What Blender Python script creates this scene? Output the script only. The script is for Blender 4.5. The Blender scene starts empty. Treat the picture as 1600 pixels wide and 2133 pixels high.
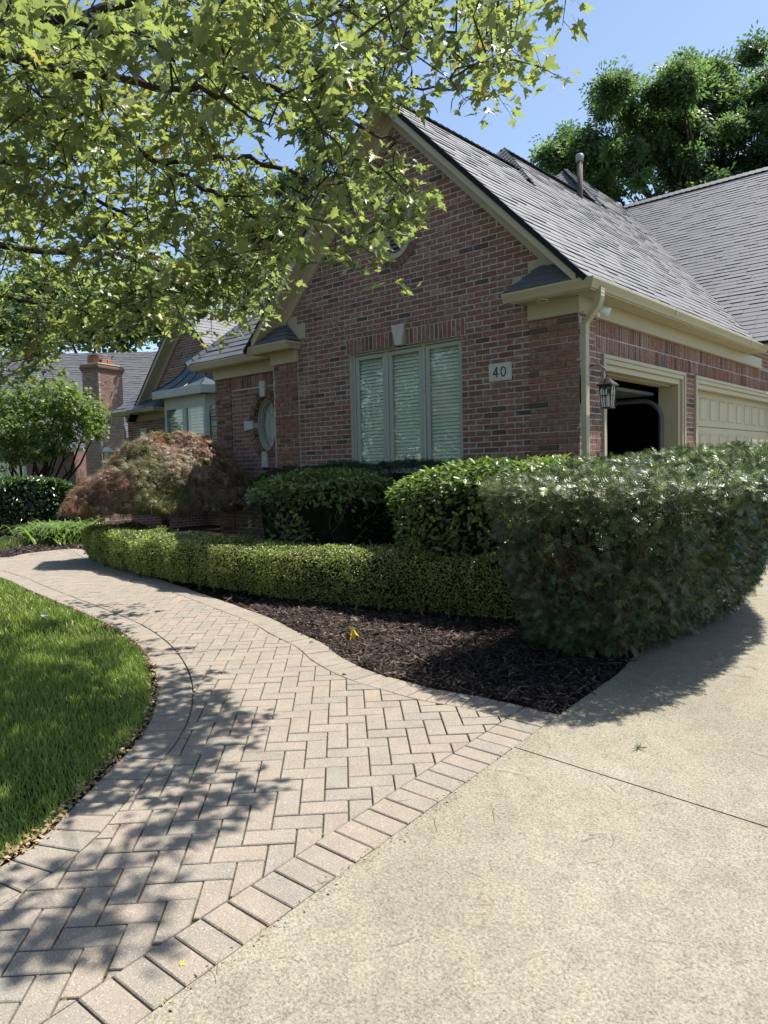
import bpy, bmesh, math, random
import numpy as np
from mathutils import Vector, Matrix
RAD = math.radians
rng = np.random.default_rng(7)
random.seed(7)
scene = bpy.context.scene
col = scene.collection

# ------------------------------------------------------------------ camera, sky, sun, exposure
YAW, PITCH, ROLL = RAD(-41.88), RAD(3.233), RAD(-1.30)
FPX = 1523.0                                     # focal length in pixels of the 1600x2133 photograph
EYE = np.array([0.0, 0.0, 1.5])
FWD = np.array([math.sin(YAW)*math.cos(PITCH), math.cos(YAW)*math.cos(PITCH), -math.sin(PITCH)])
_r = np.array([math.cos(YAW), -math.sin(YAW), 0.0])
_u = np.cross(_r, FWD)
RIGHT = _r*math.cos(ROLL) + _u*math.sin(ROLL)
UP = -_r*math.sin(ROLL) + _u*math.cos(ROLL)
cam_d = bpy.data.cameras.new('camera')
cam_d.sensor_fit = 'VERTICAL'
cam_d.sensor_height = 24.0
cam_d.lens = FPX/2133*24.0
cam_d.clip_start = 0.05
cam_d.clip_end = 2000
cam = bpy.data.objects.new('camera', cam_d)
col.objects.link(cam)
cam.matrix_world = Matrix(((RIGHT[0], UP[0], -FWD[0], EYE[0]), (RIGHT[1], UP[1], -FWD[1], EYE[1]),
                           (RIGHT[2], UP[2], -FWD[2], EYE[2]), (0, 0, 0, 1)))
scene.camera = cam

SUN_EL, SUN_AZ = RAD(65.0), RAD(28.0)            # azimuth from +Y towards +X
world = bpy.data.worlds.new('World')
scene.world = world
world.use_nodes = True
wn = world.node_tree
wn.nodes.clear()
sky = wn.nodes.new('ShaderNodeTexSky')
sky.sky_type = 'NISHITA'
sky.sun_disc = False
sky.sun_elevation = SUN_EL
sky.sun_rotation = SUN_AZ
sky.altitude = 200
sky.air_density = 1.0
sky.dust_density = 0.8
sky.ozone_density = 0.0
bgn = wn.nodes.new('ShaderNodeBackground')
bgn.inputs['Strength'].default_value = 0.102
wo = wn.nodes.new('ShaderNodeOutputWorld')
wn.links.new(sky.outputs[0], bgn.inputs[0])
wn.links.new(bgn.outputs[0], wo.inputs[0])
sl = bpy.data.lights.new('sun', 'SUN')
sl.energy = 5.0
sl.angle = RAD(0.53)
sl.color = (1.0, 0.955, 0.88)
so = bpy.data.objects.new('sun', sl)
col.objects.link(so)
SUN = np.array([math.sin(SUN_AZ)*math.cos(SUN_EL), math.cos(SUN_AZ)*math.cos(SUN_EL), math.sin(SUN_EL)])
so.rotation_euler = Vector(SUN).to_track_quat('Z', 'Y').to_euler()
so.location = (0, 0, 30)
vs = scene.view_settings
vs.view_transform = 'Standard'
vs.look = 'None'
vs.gamma = 1.0
vs.exposure = 1.03
vs.use_curve_mapping = False
scene.cycles.max_bounces = 6
scene.cycles.transparent_max_bounces = 12

# ------------------------------------------------------------------ measuring helpers
def ray(x, y):
    return (FWD*FPX + RIGHT*(x-800) - UP*(y-1066.5))/FPX
def onY(x, y, Y):
    d = ray(x, y); return EYE + d*(Y/d[1])
def onX(x, y, X):
    d = ray(x, y); return EYE + d*(X/d[0])
def onD(x, y, D):
    return EYE + ray(x, y)*D
def gz(X, Y):
    """height of the ground: rises gently away from the street and levels off by the house"""
    D = -.667*np.asarray(X, float) + .744*np.asarray(Y, float)
    t = np.clip(D-3.2, 0, 5.0)
    return .06*(np.clip(D, -6, 3.2)-2.8) + .06*(t - t*t/10)
def G(x, y):
    d = ray(x, y); lo, hi = .5, 300.
    for _ in range(50):
        m = (lo+hi)/2; p = EYE+d*m
        if p[2] > gz(p[0], p[1]): lo = m
        else: hi = m
    return EYE+d*lo
def G2(pts):
    return [tuple(G(*p)[:2]) for p in pts]

# ------------------------------------------------------------------ materials
def newmat(name):
    m = bpy.data.materials.new(name); m.use_nodes = True
    nt = m.node_tree; nt.nodes.clear()
    out = nt.nodes.new('ShaderNodeOutputMaterial')
    return m, nt, out
def N(nt, t, **kw):
    n = nt.nodes.new(t)
    for k, v in kw.items():
        if k in n.inputs.keys(): n.inputs[k].default_value = v
        else: setattr(n, k, v)
    return n
def L(nt, a, b): nt.links.new(a, b)
def noise(nt, scale, detail=3.0, rough=.55, pos=None, dim='3D'):
    n = N(nt, 'ShaderNodeTexNoise'); n.inputs['Scale'].default_value = scale
    n.inputs['Detail'].default_value = detail; n.inputs['Roughness'].default_value = rough
    if pos is None:
        g = N(nt, 'ShaderNodeNewGeometry'); pos = g.outputs['Position']
    L(nt, pos, n.inputs['Vector'])
    return n.outputs['Fac']
def ramp(nt, fac, stops, interp='LINEAR'):
    r = N(nt, 'ShaderNodeValToRGB'); r.color_ramp.interpolation = interp
    e = r.color_ramp.elements
    while len(e) < len(stops): e.new(.5)
    for i, (p, c) in enumerate(stops):
        e[i].position = p; e[i].color = (*c, 1)
    L(nt, fac, r.inputs[0]); return r.outputs[0]
def mix(nt, fac, a, b, mode='MIX'):
    m = N(nt, 'ShaderNodeMix', data_type='RGBA', blend_type=mode)
    for s, v in ((0, fac), (6, a), (7, b)):
        if isinstance(v, (int, float)): m.inputs[s].default_value = v
        elif isinstance(v, tuple): m.inputs[s].default_value = (*v, 1)
        else: L(nt, v, m.inputs[s])
    return m.outputs[2]
def mth(nt, op, a, b=0.0, clamp=False):
    m = N(nt, 'ShaderNodeMath', operation=op); m.use_clamp = clamp
    for i, v in enumerate((a, b)):
        if isinstance(v, (int, float)): m.inputs[i].default_value = v
        else: L(nt, v, m.inputs[i])
    return m.outputs[0]
def rndval(nt):
    """one random number per object or per joined piece"""
    o = N(nt, 'ShaderNodeObjectInfo'); a = N(nt, 'ShaderNodeAttribute', attribute_name='rnd')
    return mth(nt, 'FRACT', mth(nt, 'ADD', o.outputs['Random'], a.outputs['Fac']))
def bsdf(nt, out, color, rough=.8, spec=.3, bump=None, bstr=.3, bdist=.01, metal=0.0):
    b = N(nt, 'ShaderNodeBsdfPrincipled')
    if isinstance(color, tuple): b.inputs['Base Color'].default_value = (*color, 1)
    else: L(nt, color, b.inputs['Base Color'])
    if isinstance(rough, (int, float)): b.inputs['Roughness'].default_value = rough
    else: L(nt, rough, b.inputs['Roughness'])
    b.inputs['Specular IOR Level'].default_value = spec
    b.inputs['Metallic'].default_value = metal
    if bump is not None:
        bp = N(nt, 'ShaderNodeBump'); bp.inputs['Strength'].default_value = bstr; bp.inputs['Distance'].default_value = bdist
        L(nt, bump, bp.inputs['Height']); L(nt, bp.outputs[0], b.inputs['Normal'])
    L(nt, b.outputs[0], out.inputs[0]); return b
def simple(name, c, rough=.6, spec=.3, var=.12, vs=3.0, bstr=.0, bscale=60, metal=0.0):
    m, nt, out = newmat(name)
    n = noise(nt, vs, 4)
    cc = ramp(nt, n, [(.3, tuple(v*(1-var) for v in c)), (.7, tuple(min(1, v*(1+var)) for v in c))])
    bsdf(nt, out, cc, rough, spec, noise(nt, bscale, 2) if bstr else None, bstr, .004, metal)
    return m
M = {}
def brick_mat(name, stops, wash, washcol):
    m, nt, out = newmat(name)
    r = rndval(nt)
    base = ramp(nt, r, stops)
    big = noise(nt, 45, 4, .65)
    base = mix(nt, mth(nt, 'MULTIPLY', ramp(nt, big, [(.42, (0, 0, 0)), (.62, (1, 1, 1))]), .45), base, mix(nt, 1.0, base, (.5, .45, .43), 'MULTIPLY'))
    w = noise(nt, 22, 5, .7)
    wf = ramp(nt, mth(nt, 'ADD', w, mth(nt, 'MULTIPLY', mth(nt, 'SUBTRACT', r, .5), .12)), [(.52, (0, 0, 0)), (.66, (1, 1, 1))])
    c = mix(nt, mth(nt, 'MULTIPLY', wf, wash), base, washcol)
    bsdf(nt, out, c, .9, .2, noise(nt, 120, 4, .7), .55, .004)
    return m
M['brick'] = brick_mat('brick_red', [(0, (.085, .068, .064)), (.09, (.155, .094, .078)), (.3, (.265, .118, .088)), (.55, (.235, .120, .092)), (.8, (.185, .110, .088)), (1, (.30, .150, .110))], .58, (.37, .29, .25))
M['mortar'] = simple('mortar', (.44, .40, .36), .95, .1, .15, 20, .5, 200)
M['trim'] = simple('trim_paint', (.40, .352, .240), .5, .35, .05, 2.0)
M['trim_dark'] = simple('trim_seam', (.14, .13, .10), .8, .2)
M['casing'] = simple('window_paint', (.37, .385, .335), .45, .35, .05, 2.0)
M['muntin'] = simple('muntin_paint', (.62, .64, .60), .5, .3, .04)
M['stone'] = simple('limestone', (.47, .46, .42), .85, .2, .15, 9, .4, 90)
M['stone2'] = simple('limestone_plate', (.50, .50, .45), .85, .2, .1, 9, .2, 90)
M['engrave'] = simple('engraving', (.05, .05, .045), .8, .2)
M['copper'] = simple('dark_metal_roof', (.055, .072, .085), .45, .5, .25, 5)
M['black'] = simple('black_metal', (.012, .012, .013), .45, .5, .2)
M['lampmetal'] = simple('grey_green_metal', (.045, .06, .06), .35, .6, .2, metal=.3)
M['galv'] = simple('galvanised', (.32, .33, .34), .45, .5, .2, 12, metal=.4)
M['rust'] = simple('rusty_pipe', (.115, .085, .075), .8, .2, .35, 8)
M['white_plastic'] = simple('white_plastic', (.72, .72, .68), .4, .4, .03)
M['blind'] = simple('blind_slats', (.74, .77, .70), .55, .3, .04)
M['shutter'] = simple('shutter_paint', (.5, .52, .48), .55, .3, .04)
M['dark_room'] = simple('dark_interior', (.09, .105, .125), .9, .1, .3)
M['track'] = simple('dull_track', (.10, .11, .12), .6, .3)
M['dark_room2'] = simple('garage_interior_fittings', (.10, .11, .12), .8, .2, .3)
M['pot'] = simple('clay_pot', (.28, .11, .065), .85, .2, .15, 6)
M['soil'] = simple('soil', (.022, .016, .012), .98, .05, .4, 12, .8, 60)
M['bark'] = simple('bark', (.105, .085, .068), .95, .1, .35, 14, .8, 50)
M['bark_dark'] = simple('bark_dark', (.045, .036, .030), .95, .1, .35, 14, .6, 50)
M['twig'] = simple('twig', (.115, .085, .062), .9, .1, .35, 10)
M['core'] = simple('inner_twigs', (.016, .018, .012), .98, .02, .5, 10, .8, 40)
M['flag'] = simple('yellow_vinyl', (.80, .50, .01), .5, .3, .05)
M['wire'] = simple('wire', (.25, .22, .2), .5, .5)
M['ground'] = simple('far_ground', (.05, .075, .025), .98, .05, .4, 2)

def shingle_mat():
    m, nt, out = newmat('asphalt_shingle')
    r = rndval(nt)
    c = ramp(nt, r, [(0, (.088, .090, .100)), (.3, (.098, .099, .108)), (.6, (.108, .108, .117)), (.85, (.094, .095, .104)), (1, (.118, .117, .125))])
    g = noise(nt, 260, 2, .8)
    c = mix(nt, .8, c, ramp(nt, g, [(.3, (.7, .7, .7)), (.7, (1.3, 1.3, 1.3))]), 'MULTIPLY')
    st = noise(nt, 1.3, 4, .6)
    c = mix(nt, .5, c, ramp(nt, st, [(.3, (.85, .85, .86)), (.7, (1.12, 1.11, 1.09))]), 'MULTIPLY')
    bsdf(nt, out, c, .66, .5, g, .4, .003)
    return m
M['shingle'] = shingle_mat()
M['shingle_edge'] = simple('shingle_edge', (.018, .018, .022), .9, .1)

def paver_mat():
    m, nt, out = newmat('concrete_paver')
    r = rndval(nt)
    c = ramp(nt, r, [(0, (.212, .194, .162)), (.2, (.240, .204, .166)), (.4, (.225, .202, .167)), (.6, (.248, .204, .165)), (.8, (.210, .194, .165)), (1, (.258, .216, .176))])
    n2 = noise(nt, 7, 4, .6)
    c = mix(nt, .6, c, ramp(nt, n2, [(.3, (.80, .78, .77)), (.7, (1.18, 1.16, 1.12))]), 'MULTIPLY')
    sp = noise(nt, 170, 3, .8)
    c = mix(nt, ramp(nt, sp, [(.56, (0, 0, 0)), (.66, (.8, .8, .8))]), c, (.50, .44, .37))
    sp2 = noise(nt, 140, 3, .8, None)
    c = mix(nt, ramp(nt, sp2, [(.34, (.8, .8, .8)), (.46, (0, 0, 0))]), c, (.11, .092, .08))
    bsdf(nt, out, c, .88, .25, sp, .5, .004)
    return m
M['paver'] = paver_mat()
def joint_mat():
    m, nt, out = newmat('sanded_joint')
    c = ramp(nt, noise(nt, 90, 3), [(.3, (.055, .047, .038)), (.7, (.15, .13, .105))])
    ms = noise(nt, 3.1, 4, .65)
    c = mix(nt, ramp(nt, ms, [(.55, (0, 0, 0)), (.63, (1, 1, 1))]), c, (.045, .062, .012))
    bsdf(nt, out, c, .98, .05); return m
M['joint'] = joint_mat()
def concrete_mat():
    m, nt, out = newmat('broomed_concrete')
    c = ramp(nt, noise(nt, 1.1, 6, .62), [(.28, (.190, .174, .137)), (.5, (.230, .212, .169)), (.72, (.258, .240, .194))])
    blot = noise(nt, 9, 5, .7)
    c = mix(nt, .7, c, ramp(nt, blot, [(.30, (.76, .75, .72)), (.52, (1.0, 1.0, .99)), (.75, (1.09, 1.08, 1.06))]), 'MULTIPLY')
    g = N(nt, 'ShaderNodeNewGeometry')
    mp = N(nt, 'ShaderNodeMapping'); mp.inputs['Scale'].default_value = (70, 170, 60); mp.inputs['Rotation'].default_value = (0, 0, RAD(8))
    L(nt, g.outputs['Position'], mp.inputs['Vector'])
    br = noise(nt, 1.0, 3, .7, mp.outputs[0])
    c = mix(nt, .5, c, ramp(nt, br, [(.3, (.62, .61, .59)), (.5, (1.0, 1.0, 1.0)), (.7, (1.22, 1.21, 1.18))]), 'MULTIPLY')
    fine = noise(nt, 95, 4, .85)
    c = mix(nt, .9, c, ramp(nt, fine, [(.36, (.42, .41, .38)), (.48, (.95, .94, .92)), (.64, (1.42, 1.40, 1.34))]), 'MULTIPLY')
    pit = noise(nt, 75, 2, .5)
    c = mix(nt, ramp(nt, pit, [(.24, (.8, .8, .8)), (.31, (0, 0, 0))]), c, (.17, .15, .125))
    bsdf(nt, out, c, .9, .2, mth(nt, 'ADD', br, fine), .5, .004)
    return m
M['concrete'] = concrete_mat()

def leaf_mat(name, stops, trans, rough=.55, spec=.35, tfac=.4, patch=None, back=None):
    """leaf: glossy top, translucent body; colour varies leaf by leaf and in soft patches through the crown"""
    m, nt, out = newmat(name)
    a = N(nt, 'ShaderNodeAttribute', attribute_name='rnd')
    oi = N(nt, 'ShaderNodeObjectInfo')
    r = mth(nt, 'FRACT', mth(nt, 'ADD', a.outputs['Fac'], oi.outputs['Random']))
    c = ramp(nt, r, stops)
    if patch:
        c = mix(nt, mth(nt, 'MULTIPLY', ramp(nt, noise(nt, patch[0], 3, .6), [(.45, (0, 0, 0)), (.65, (1, 1, 1))]), patch[2]), c, patch[1])
    if back:
        g = N(nt, 'ShaderNodeNewGeometry')
        c = mix(nt, g.outputs['Backfacing'], c, mix(nt, .6, c, back))
    b = N(nt, 'ShaderNodeBsdfPrincipled'); L(nt, c, b.inputs['Base Color'])
    b.inputs['Roughness'].default_value = rough; b.inputs['Specular IOR Level'].default_value = spec
    t = N(nt, 'ShaderNodeBsdfTranslucent')
    L(nt, mix(nt, 1.0, c, trans, 'MULTIPLY'), t.inputs[0])
    mx = N(nt, 'ShaderNodeMixShader'); mx.inputs[0].default_value = tfac
    L(nt, b.outputs[0], mx.inputs[1]); L(nt, t.outputs[0], mx.inputs[2]); L(nt, mx.outputs[0], out.inputs[0])
    return m
M['maple'] = leaf_mat('maple_leaf', [(0, (.032, .058, .024)), (.3, (.062, .095, .034)), (.6, (.095, .132, .044)), (.88, (.145, .178, .055)), (.975, (.24, .235, .06)), (1, (.28, .12, .04))],
                      (2.9, 3.1, 1.3), .38, .6, .44, back=(.145, .155, .115))
M['yew'] = leaf_mat('yew_needles', [(0, (.012, .024, .011)), (.35, (.028, .052, .022)), (.62, (.062, .100, .042)), (.85, (.15, .20, .085)), (1, (.40, .42, .22))], (1.5, 1.7, .9), .38, .5, .15, (1.6, (.105, .082, .042), .35))  # palest stops stand in for sunlit tips and highlights
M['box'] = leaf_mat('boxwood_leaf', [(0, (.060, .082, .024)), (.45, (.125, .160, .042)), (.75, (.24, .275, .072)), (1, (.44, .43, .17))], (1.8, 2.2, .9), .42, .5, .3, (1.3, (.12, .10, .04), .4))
M['rhodo'] = leaf_mat('rhododendron_leaf', [(0, (.055, .090, .030)), (.5, (.090, .135, .040)), (.85, (.14, .18, .05)), (1, (.24, .22, .07))], (1.8, 2.2, .8), .36, .5, .28)
M['darkhedge'] = leaf_mat('dark_hedge_needles', [(0, (.018, .034, .017)), (1, (.036, .060, .026))], (1.3, 1.6, .8), .5, .4, .2)
M['redmaple'] = leaf_mat('laceleaf_leaf', [(0, (.16, .090, .075)), (.4, (.23, .135, .105)), (.7, (.19, .155, .080)), (1, (.36, .25, .20))], (1.9, 1.4, .9), .5, .4, .32, (1.3, (.12, .14, .045), .9))
M['laurel'] = leaf_mat('laurel_leaf', [(0, (.026, .052, .018)), (.6, (.045, .085, .024)), (1, (.085, .125, .035))], (1.8, 2.2, .8), .25, .8, .25)
M['greenmaple'] = leaf_mat('small_maple_leaf', [(0, (.075, .115, .030)), (.6, (.12, .165, .045)), (1, (.19, .22, .07))], (2.2, 2.6, 1.0), .5, .35, .38)
M['treeleaf'] = leaf_mat('tree_leaf_cool', [(0, (.045, .075, .042)), (.6, (.088, .130, .070)), (1, (.16, .205, .11))], (2.0, 2.4, 1.1), .5, .4, .4, (.35, (.10, .14, .065), .5))
M['treeleaf2'] = leaf_mat('tree_leaf_warm', [(0, (.055, .090, .040)), (.6, (.10, .145, .06)), (1, (.16, .20, .08))], (1.8, 2.3, .9), .5, .4, .3)
M['grass'] = leaf_mat('grass_blade', [(0, (.095, .150, .028)), (.5, (.155, .225, .042)), (.85, (.22, .285, .065)), (1, (.38, .37, .19))], (2.2, 2.5, .9), .42, .5, .3, (1.1, (.17, .215, .05), .5))
M['lily'] = leaf_mat('daylily_blade', [(0, (.075, .125, .035)), (.6, (.12, .18, .05)), (1, (.22, .27, .11))], (1.7, 2.0, .9), .4, .5, .3)
M['hosta'] = leaf_mat('pale_leaf', [(0, (.09, .14, .05)), (.6, (.16, .21, .08)), (1, (.36, .38, .24))], (1.6, 1.8, 1.0), .45, .4, .3)
M['dry'] = leaf_mat('dry_leaf', [(0, (.22, .15, .08)), (1, (.42, .33, .18))], (1.2, 1.1, .8), .7, .2, .2)
M['mulch'] = leaf_mat('mulch_chip', [(0, (.014, .010, .009)), (.5, (.034, .023, .020)), (.85, (.070, .051, .043)), (1, (.17, .135, .11))], (.1, .1, .1), .85, .2, .0)
M['needle_dry'] = simple('dry_pine_needle', (.20, .11, .06), .8, .2)
M['yellowleaf'] = simple('yellow_fallen_leaf', (.38, .30, .05), .6, .3)
M['paleleaf'] = simple('pale_fallen_leaf', (.42, .47, .36), .6, .3)

def far_brick():
    m, nt, out = newmat('far_brick')
    tc = N(nt, 'ShaderNodeTexCoord'); b = N(nt, 'ShaderNodeTexBrick'); mp = N(nt, 'ShaderNodeMapping'); mp.inputs['Rotation'].default_value = (RAD(90), 0, 0)
    L(nt, tc.outputs['Object'], mp.inputs['Vector']); L(nt, mp.outputs[0], b.inputs['Vector'])
    b.inputs['Color1'].default_value = (.20, .085, .065, 1); b.inputs['Color2'].default_value = (.12, .065, .055, 1); b.inputs['Mortar'].default_value = (.30, .27, .24, 1)
    b.inputs['Scale'].default_value = 1.0; b.inputs['Brick Width'].default_value = .215; b.inputs['Row Height'].default_value = .0677; b.inputs['Mortar Size'].default_value = .006
    bsdf(nt, out, mix(nt, .5, b.outputs[0], ramp(nt, noise(nt, 2.2, 4), [(.3, (.6, .6, .6)), (.7, (1.2, 1.2, 1.2))]), 'MULTIPLY'), .9, .1); return m
M['far_brick'] = far_brick()
def glass_mat(name, tint=(.93, .955, .94), refl=1.0):
    m, nt, out = newmat(name)
    fr = N(nt, 'ShaderNodeLayerWeight'); fr.inputs[0].default_value = .5
    gl = N(nt, 'ShaderNodeBsdfGlossy'); gl.inputs['Roughness'].default_value = .015
    gl.inputs['Color'].default_value = (.95, 1, .98, 1)
    nb = N(nt, 'ShaderNodeBump'); nb.inputs['Strength'].default_value = .06; nb.inputs['Distance'].default_value = .01
    L(nt, noise(nt, 3.0, 2), nb.inputs['Height']); L(nt, nb.outputs[0], gl.inputs['Normal'])
    tr = N(nt, 'ShaderNodeBsdfTransparent'); tr.inputs[0].default_value = (*tint, 1)
    mx = N(nt, 'ShaderNodeMixShader')
    L(nt, mth(nt, 'MULTIPLY', mth(nt, 'ADD', mth(nt, 'POWER', fr.outputs['Facing'], 5.0), .045), 1.3*refl, True), mx.inputs[0])
    L(nt, tr.outputs[0], mx.inputs[1]); L(nt, gl.outputs[0], mx.inputs[2]); L(nt, mx.outputs[0], out.inputs[0])
    return m
M['glass'] = glass_mat('window_glass')
M['lamp_glass'] = glass_mat('lantern_glass', (.85, .86, .85), .8)

# ------------------------------------------------------------------ object helpers
def tag(o, label=None, cat=None, group=None, kind=None):
    if label: o['label'] = label
    if cat: o['category'] = cat
    if group: o['group'] = group
    if kind: o['kind'] = kind
    return o
def empty(name, loc=(0, 0, 0), label=None, cat=None, group=None, rz=0):
    o = bpy.data.objects.new(name, None); col.objects.link(o)
    o.location = loc; o.rotation_euler = (0, 0, rz); o.empty_display_size = .2
    return tag(o, label, cat, group)
def link(name, me, mat, parent=None, loc=None):
    o = bpy.data.objects.new(name, me); col.objects.link(o)
    if mat is not None and len(me.materials) == 0: me.materials.append(mat)
    if loc is not None: o.location = loc
    if parent is not None:
        o.parent = parent
        o.matrix_parent_inverse = parent_inv(parent)
    return o
def parent_inv(p):
    """every object's own transform is written in world coordinates, so the parent's is undone here"""
    return (Matrix.Translation(p.location) @ p.rotation_euler.to_matrix().to_4x4()).inverted()
class MB:
    """collects faces of any size; build() links them as one mesh object"""
    def __init__(s): s.v = []; s.f = []; s.r = []
    def add(s, verts, faces, rnd=0.0):
        b = len(s.v); s.v += [tuple(map(float, p)) for p in verts]
        s.f += [tuple(i+b for i in f) for f in faces]; s.r += [rnd]*len(faces); return s
    def box(s, a, b, rnd=0.0):
        (x0, y0, z0), (x1, y1, z1) = a, b
        x0, x1 = min(x0, x1), max(x0, x1); y0, y1 = min(y0, y1), max(y0, y1); z0, z1 = min(z0, z1), max(z0, z1)
        return s.add([(x0, y0, z0), (x1, y0, z0), (x1, y1, z0), (x0, y1, z0), (x0, y0, z1), (x1, y0, z1), (x1, y1, z1), (x0, y1, z1)],
                     [(0, 3, 2, 1), (4, 5, 6, 7), (0, 1, 5, 4), (1, 2, 6, 5), (2, 3, 7, 6), (3, 0, 4, 7)], rnd)
    def hexa(s, p8, rnd=0.0):
        """bottom four (counter-clockwise from above) then top four"""
        return s.add(p8, [(0, 3, 2, 1), (4, 5, 6, 7), (0, 1, 5, 4), (1, 2, 6, 5), (2, 3, 7, 6), (3, 0, 4, 7)], rnd)
    def prism(s, poly, d, rnd=0.0):
        """planar polygon (3-D points) extruded by vector d"""
        n = len(poly); d = np.array(d); top = [np.array(p)+d for p in poly]
        return s.add(list(poly)+top, [tuple(range(n))[::-1], tuple(range(n, 2*n))]+[(i, (i+1) % n, n+(i+1) % n, n+i) for i in range(n)], rnd)
    def tube(s, pts, rad, n=6, rnd=0.0, cap=True):
        pts = [np.array(p, float) for p in pts]; rings = []
        if isinstance(rad, (int, float)): rad = [rad]*len(pts)
        prev = None
        for i, p in enumerate(pts):
            t = pts[min(i+1, len(pts)-1)]-pts[max(i-1, 0)]; t = t/(np.linalg.norm(t)+1e-9)
            if prev is None:
                a = np.cross(t, (0, 0, 1.0)) if abs(t[2]) < .9 else np.cross(t, (1.0, 0, 0))
            else: a = prev-t*np.dot(prev, t)
            a = a/(np.linalg.norm(a)+1e-9); prev = a; b = np.cross(t, a)
            rings.append([p+rad[i]*(math.cos(2*math.pi*k/n)*a+math.sin(2*math.pi*k/n)*b) for k in range(n)])
        v = [q for r in rings for q in r]; f = []
        for i in range(len(pts)-1):
            for k in range(n):
                f.append((i*n+k, i*n+(k+1) % n, (i+1)*n+(k+1) % n, (i+1)*n+k))
        if cap: f += [tuple(range(n))[::-1], tuple((len(pts)-1)*n+k for k in range(n))]
        return s.add(v, f, rnd)
    def lathe(s, c, prof, n=12, rnd=0.0):
        v = []; f = []
        for (r, z) in prof:
            v += [(c[0]+r*math.cos(2*math.pi*k/n), c[1]+r*math.sin(2*math.pi*k/n), c[2]+z) for k in range(n)]
        for i in range(len(prof)-1):
            for k in range(n): f.append((i*n+k, i*n+(k+1) % n, (i+1)*n+(k+1) % n, (i+1)*n+k))
        f += [tuple(range(n))[::-1], tuple((len(prof)-1)*n+k for k in range(n))]
        return s.add(v, f, rnd)
    def mesh(s, name, origin=None, smooth=False):
        me = bpy.data.meshes.new(name)
        v = np.array(s.v, float).reshape(-1, 3)
        if origin is not None: v = v-np.array(origin)
        me.from_pydata(v.tolist(), [], s.f)
        if any(s.r):
            a = me.attributes.new('rnd', 'FLOAT', 'FACE'); a.data.foreach_set('value', np.array(s.r, np.float32))
        if smooth: me.shade_smooth()
        return me
    def build(s, name, mat, parent=None, smooth=False, centre=False, kind=None):
        o_ = None
        if centre and s.v: o_ = np.array(s.v).mean(0)
        o = link(name, s.mesh(name, o_, smooth), mat, parent, None if o_ is None else tuple(o_))
        if kind: o['kind'] = kind
        return o
def bevel(o, w=.004, seg=1):
    m = o.modifiers.new('b', 'BEVEL'); m.width = w; m.segments = seg; m.limit_method = 'ANGLE'; return o

def clip(poly, a, b):
    """keep the part of polygon poly (2-D) left of the directed line a->b"""
    out = []; n = len(poly)
    for i in range(n):
        p, q = poly[i], poly[(i+1) % n]
        sp = (b[0]-a[0])*(p[1]-a[1])-(b[1]-a[1])*(p[0]-a[0]); sq = (b[0]-a[0])*(q[1]-a[1])-(b[1]-a[1])*(q[0]-a[0])
        if sp >= 0: out.append(p)
        if (sp > 0 and sq < 0) or (sp < 0 and sq > 0):
            t = sp/(sp-sq); out.append((p[0]+t*(q[0]-p[0]), p[1]+t*(q[1]-p[1])))
    return out
def clip_convex(subject, convex):
    n = len(convex)
    for i in range(n):
        if len(subject) < 3: return []
        subject = clip(subject, convex[i], convex[(i+1) % n])
    return subject
def area(p):
    return .5*sum(p[i][0]*p[(i+1) % len(p)][1]-p[(i+1) % len(p)][0]*p[i][1] for i in range(len(p)))
def clean(p, eps=1e-4):
    q = []
    for a in p:
        if not q or math.hypot(a[0]-q[-1][0], a[1]-q[-1][1]) > eps: q.append(a)
    if len(q) > 1 and math.hypot(q[0][0]-q[-1][0], q[0][1]-q[-1][1]) < eps: q.pop()
    return q
def inset(p, d):
    """shrink a convex, counter-clockwise 2-D polygon"""
    n = len(p); out = []
    for i in range(n):
        a, b, c = np.array(p[i-1]), np.array(p[i]), np.array(p[(i+1) % n])
        e1 = b-a; e2 = c-b; e1 /= np.linalg.norm(e1)+1e-9; e2 /= np.linalg.norm(e2)+1e-9
        n1 = np.array([-e1[1], e1[0]]); n2 = np.array([-e2[1], e2[0]]); h = n1+n2; k = 1+np.dot(n1, n2)
        out.append(tuple(b+h*d/max(k, .35)))
    return out
def in_poly(px, py, poly):
    px = np.asarray(px); py = np.asarray(py); ins = np.zeros(px.shape, bool); n = len(poly)
    for i in range(n):
        x1, y1 = poly[i]; x2, y2 = poly[(i+1) % n]
        c = ((y1 > py) != (y2 > py)) & (px < (x2-x1)*(py-y1)/((y2-y1) if y2 != y1 else 1e-9)+x1)
        ins ^= c
    return ins

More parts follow.
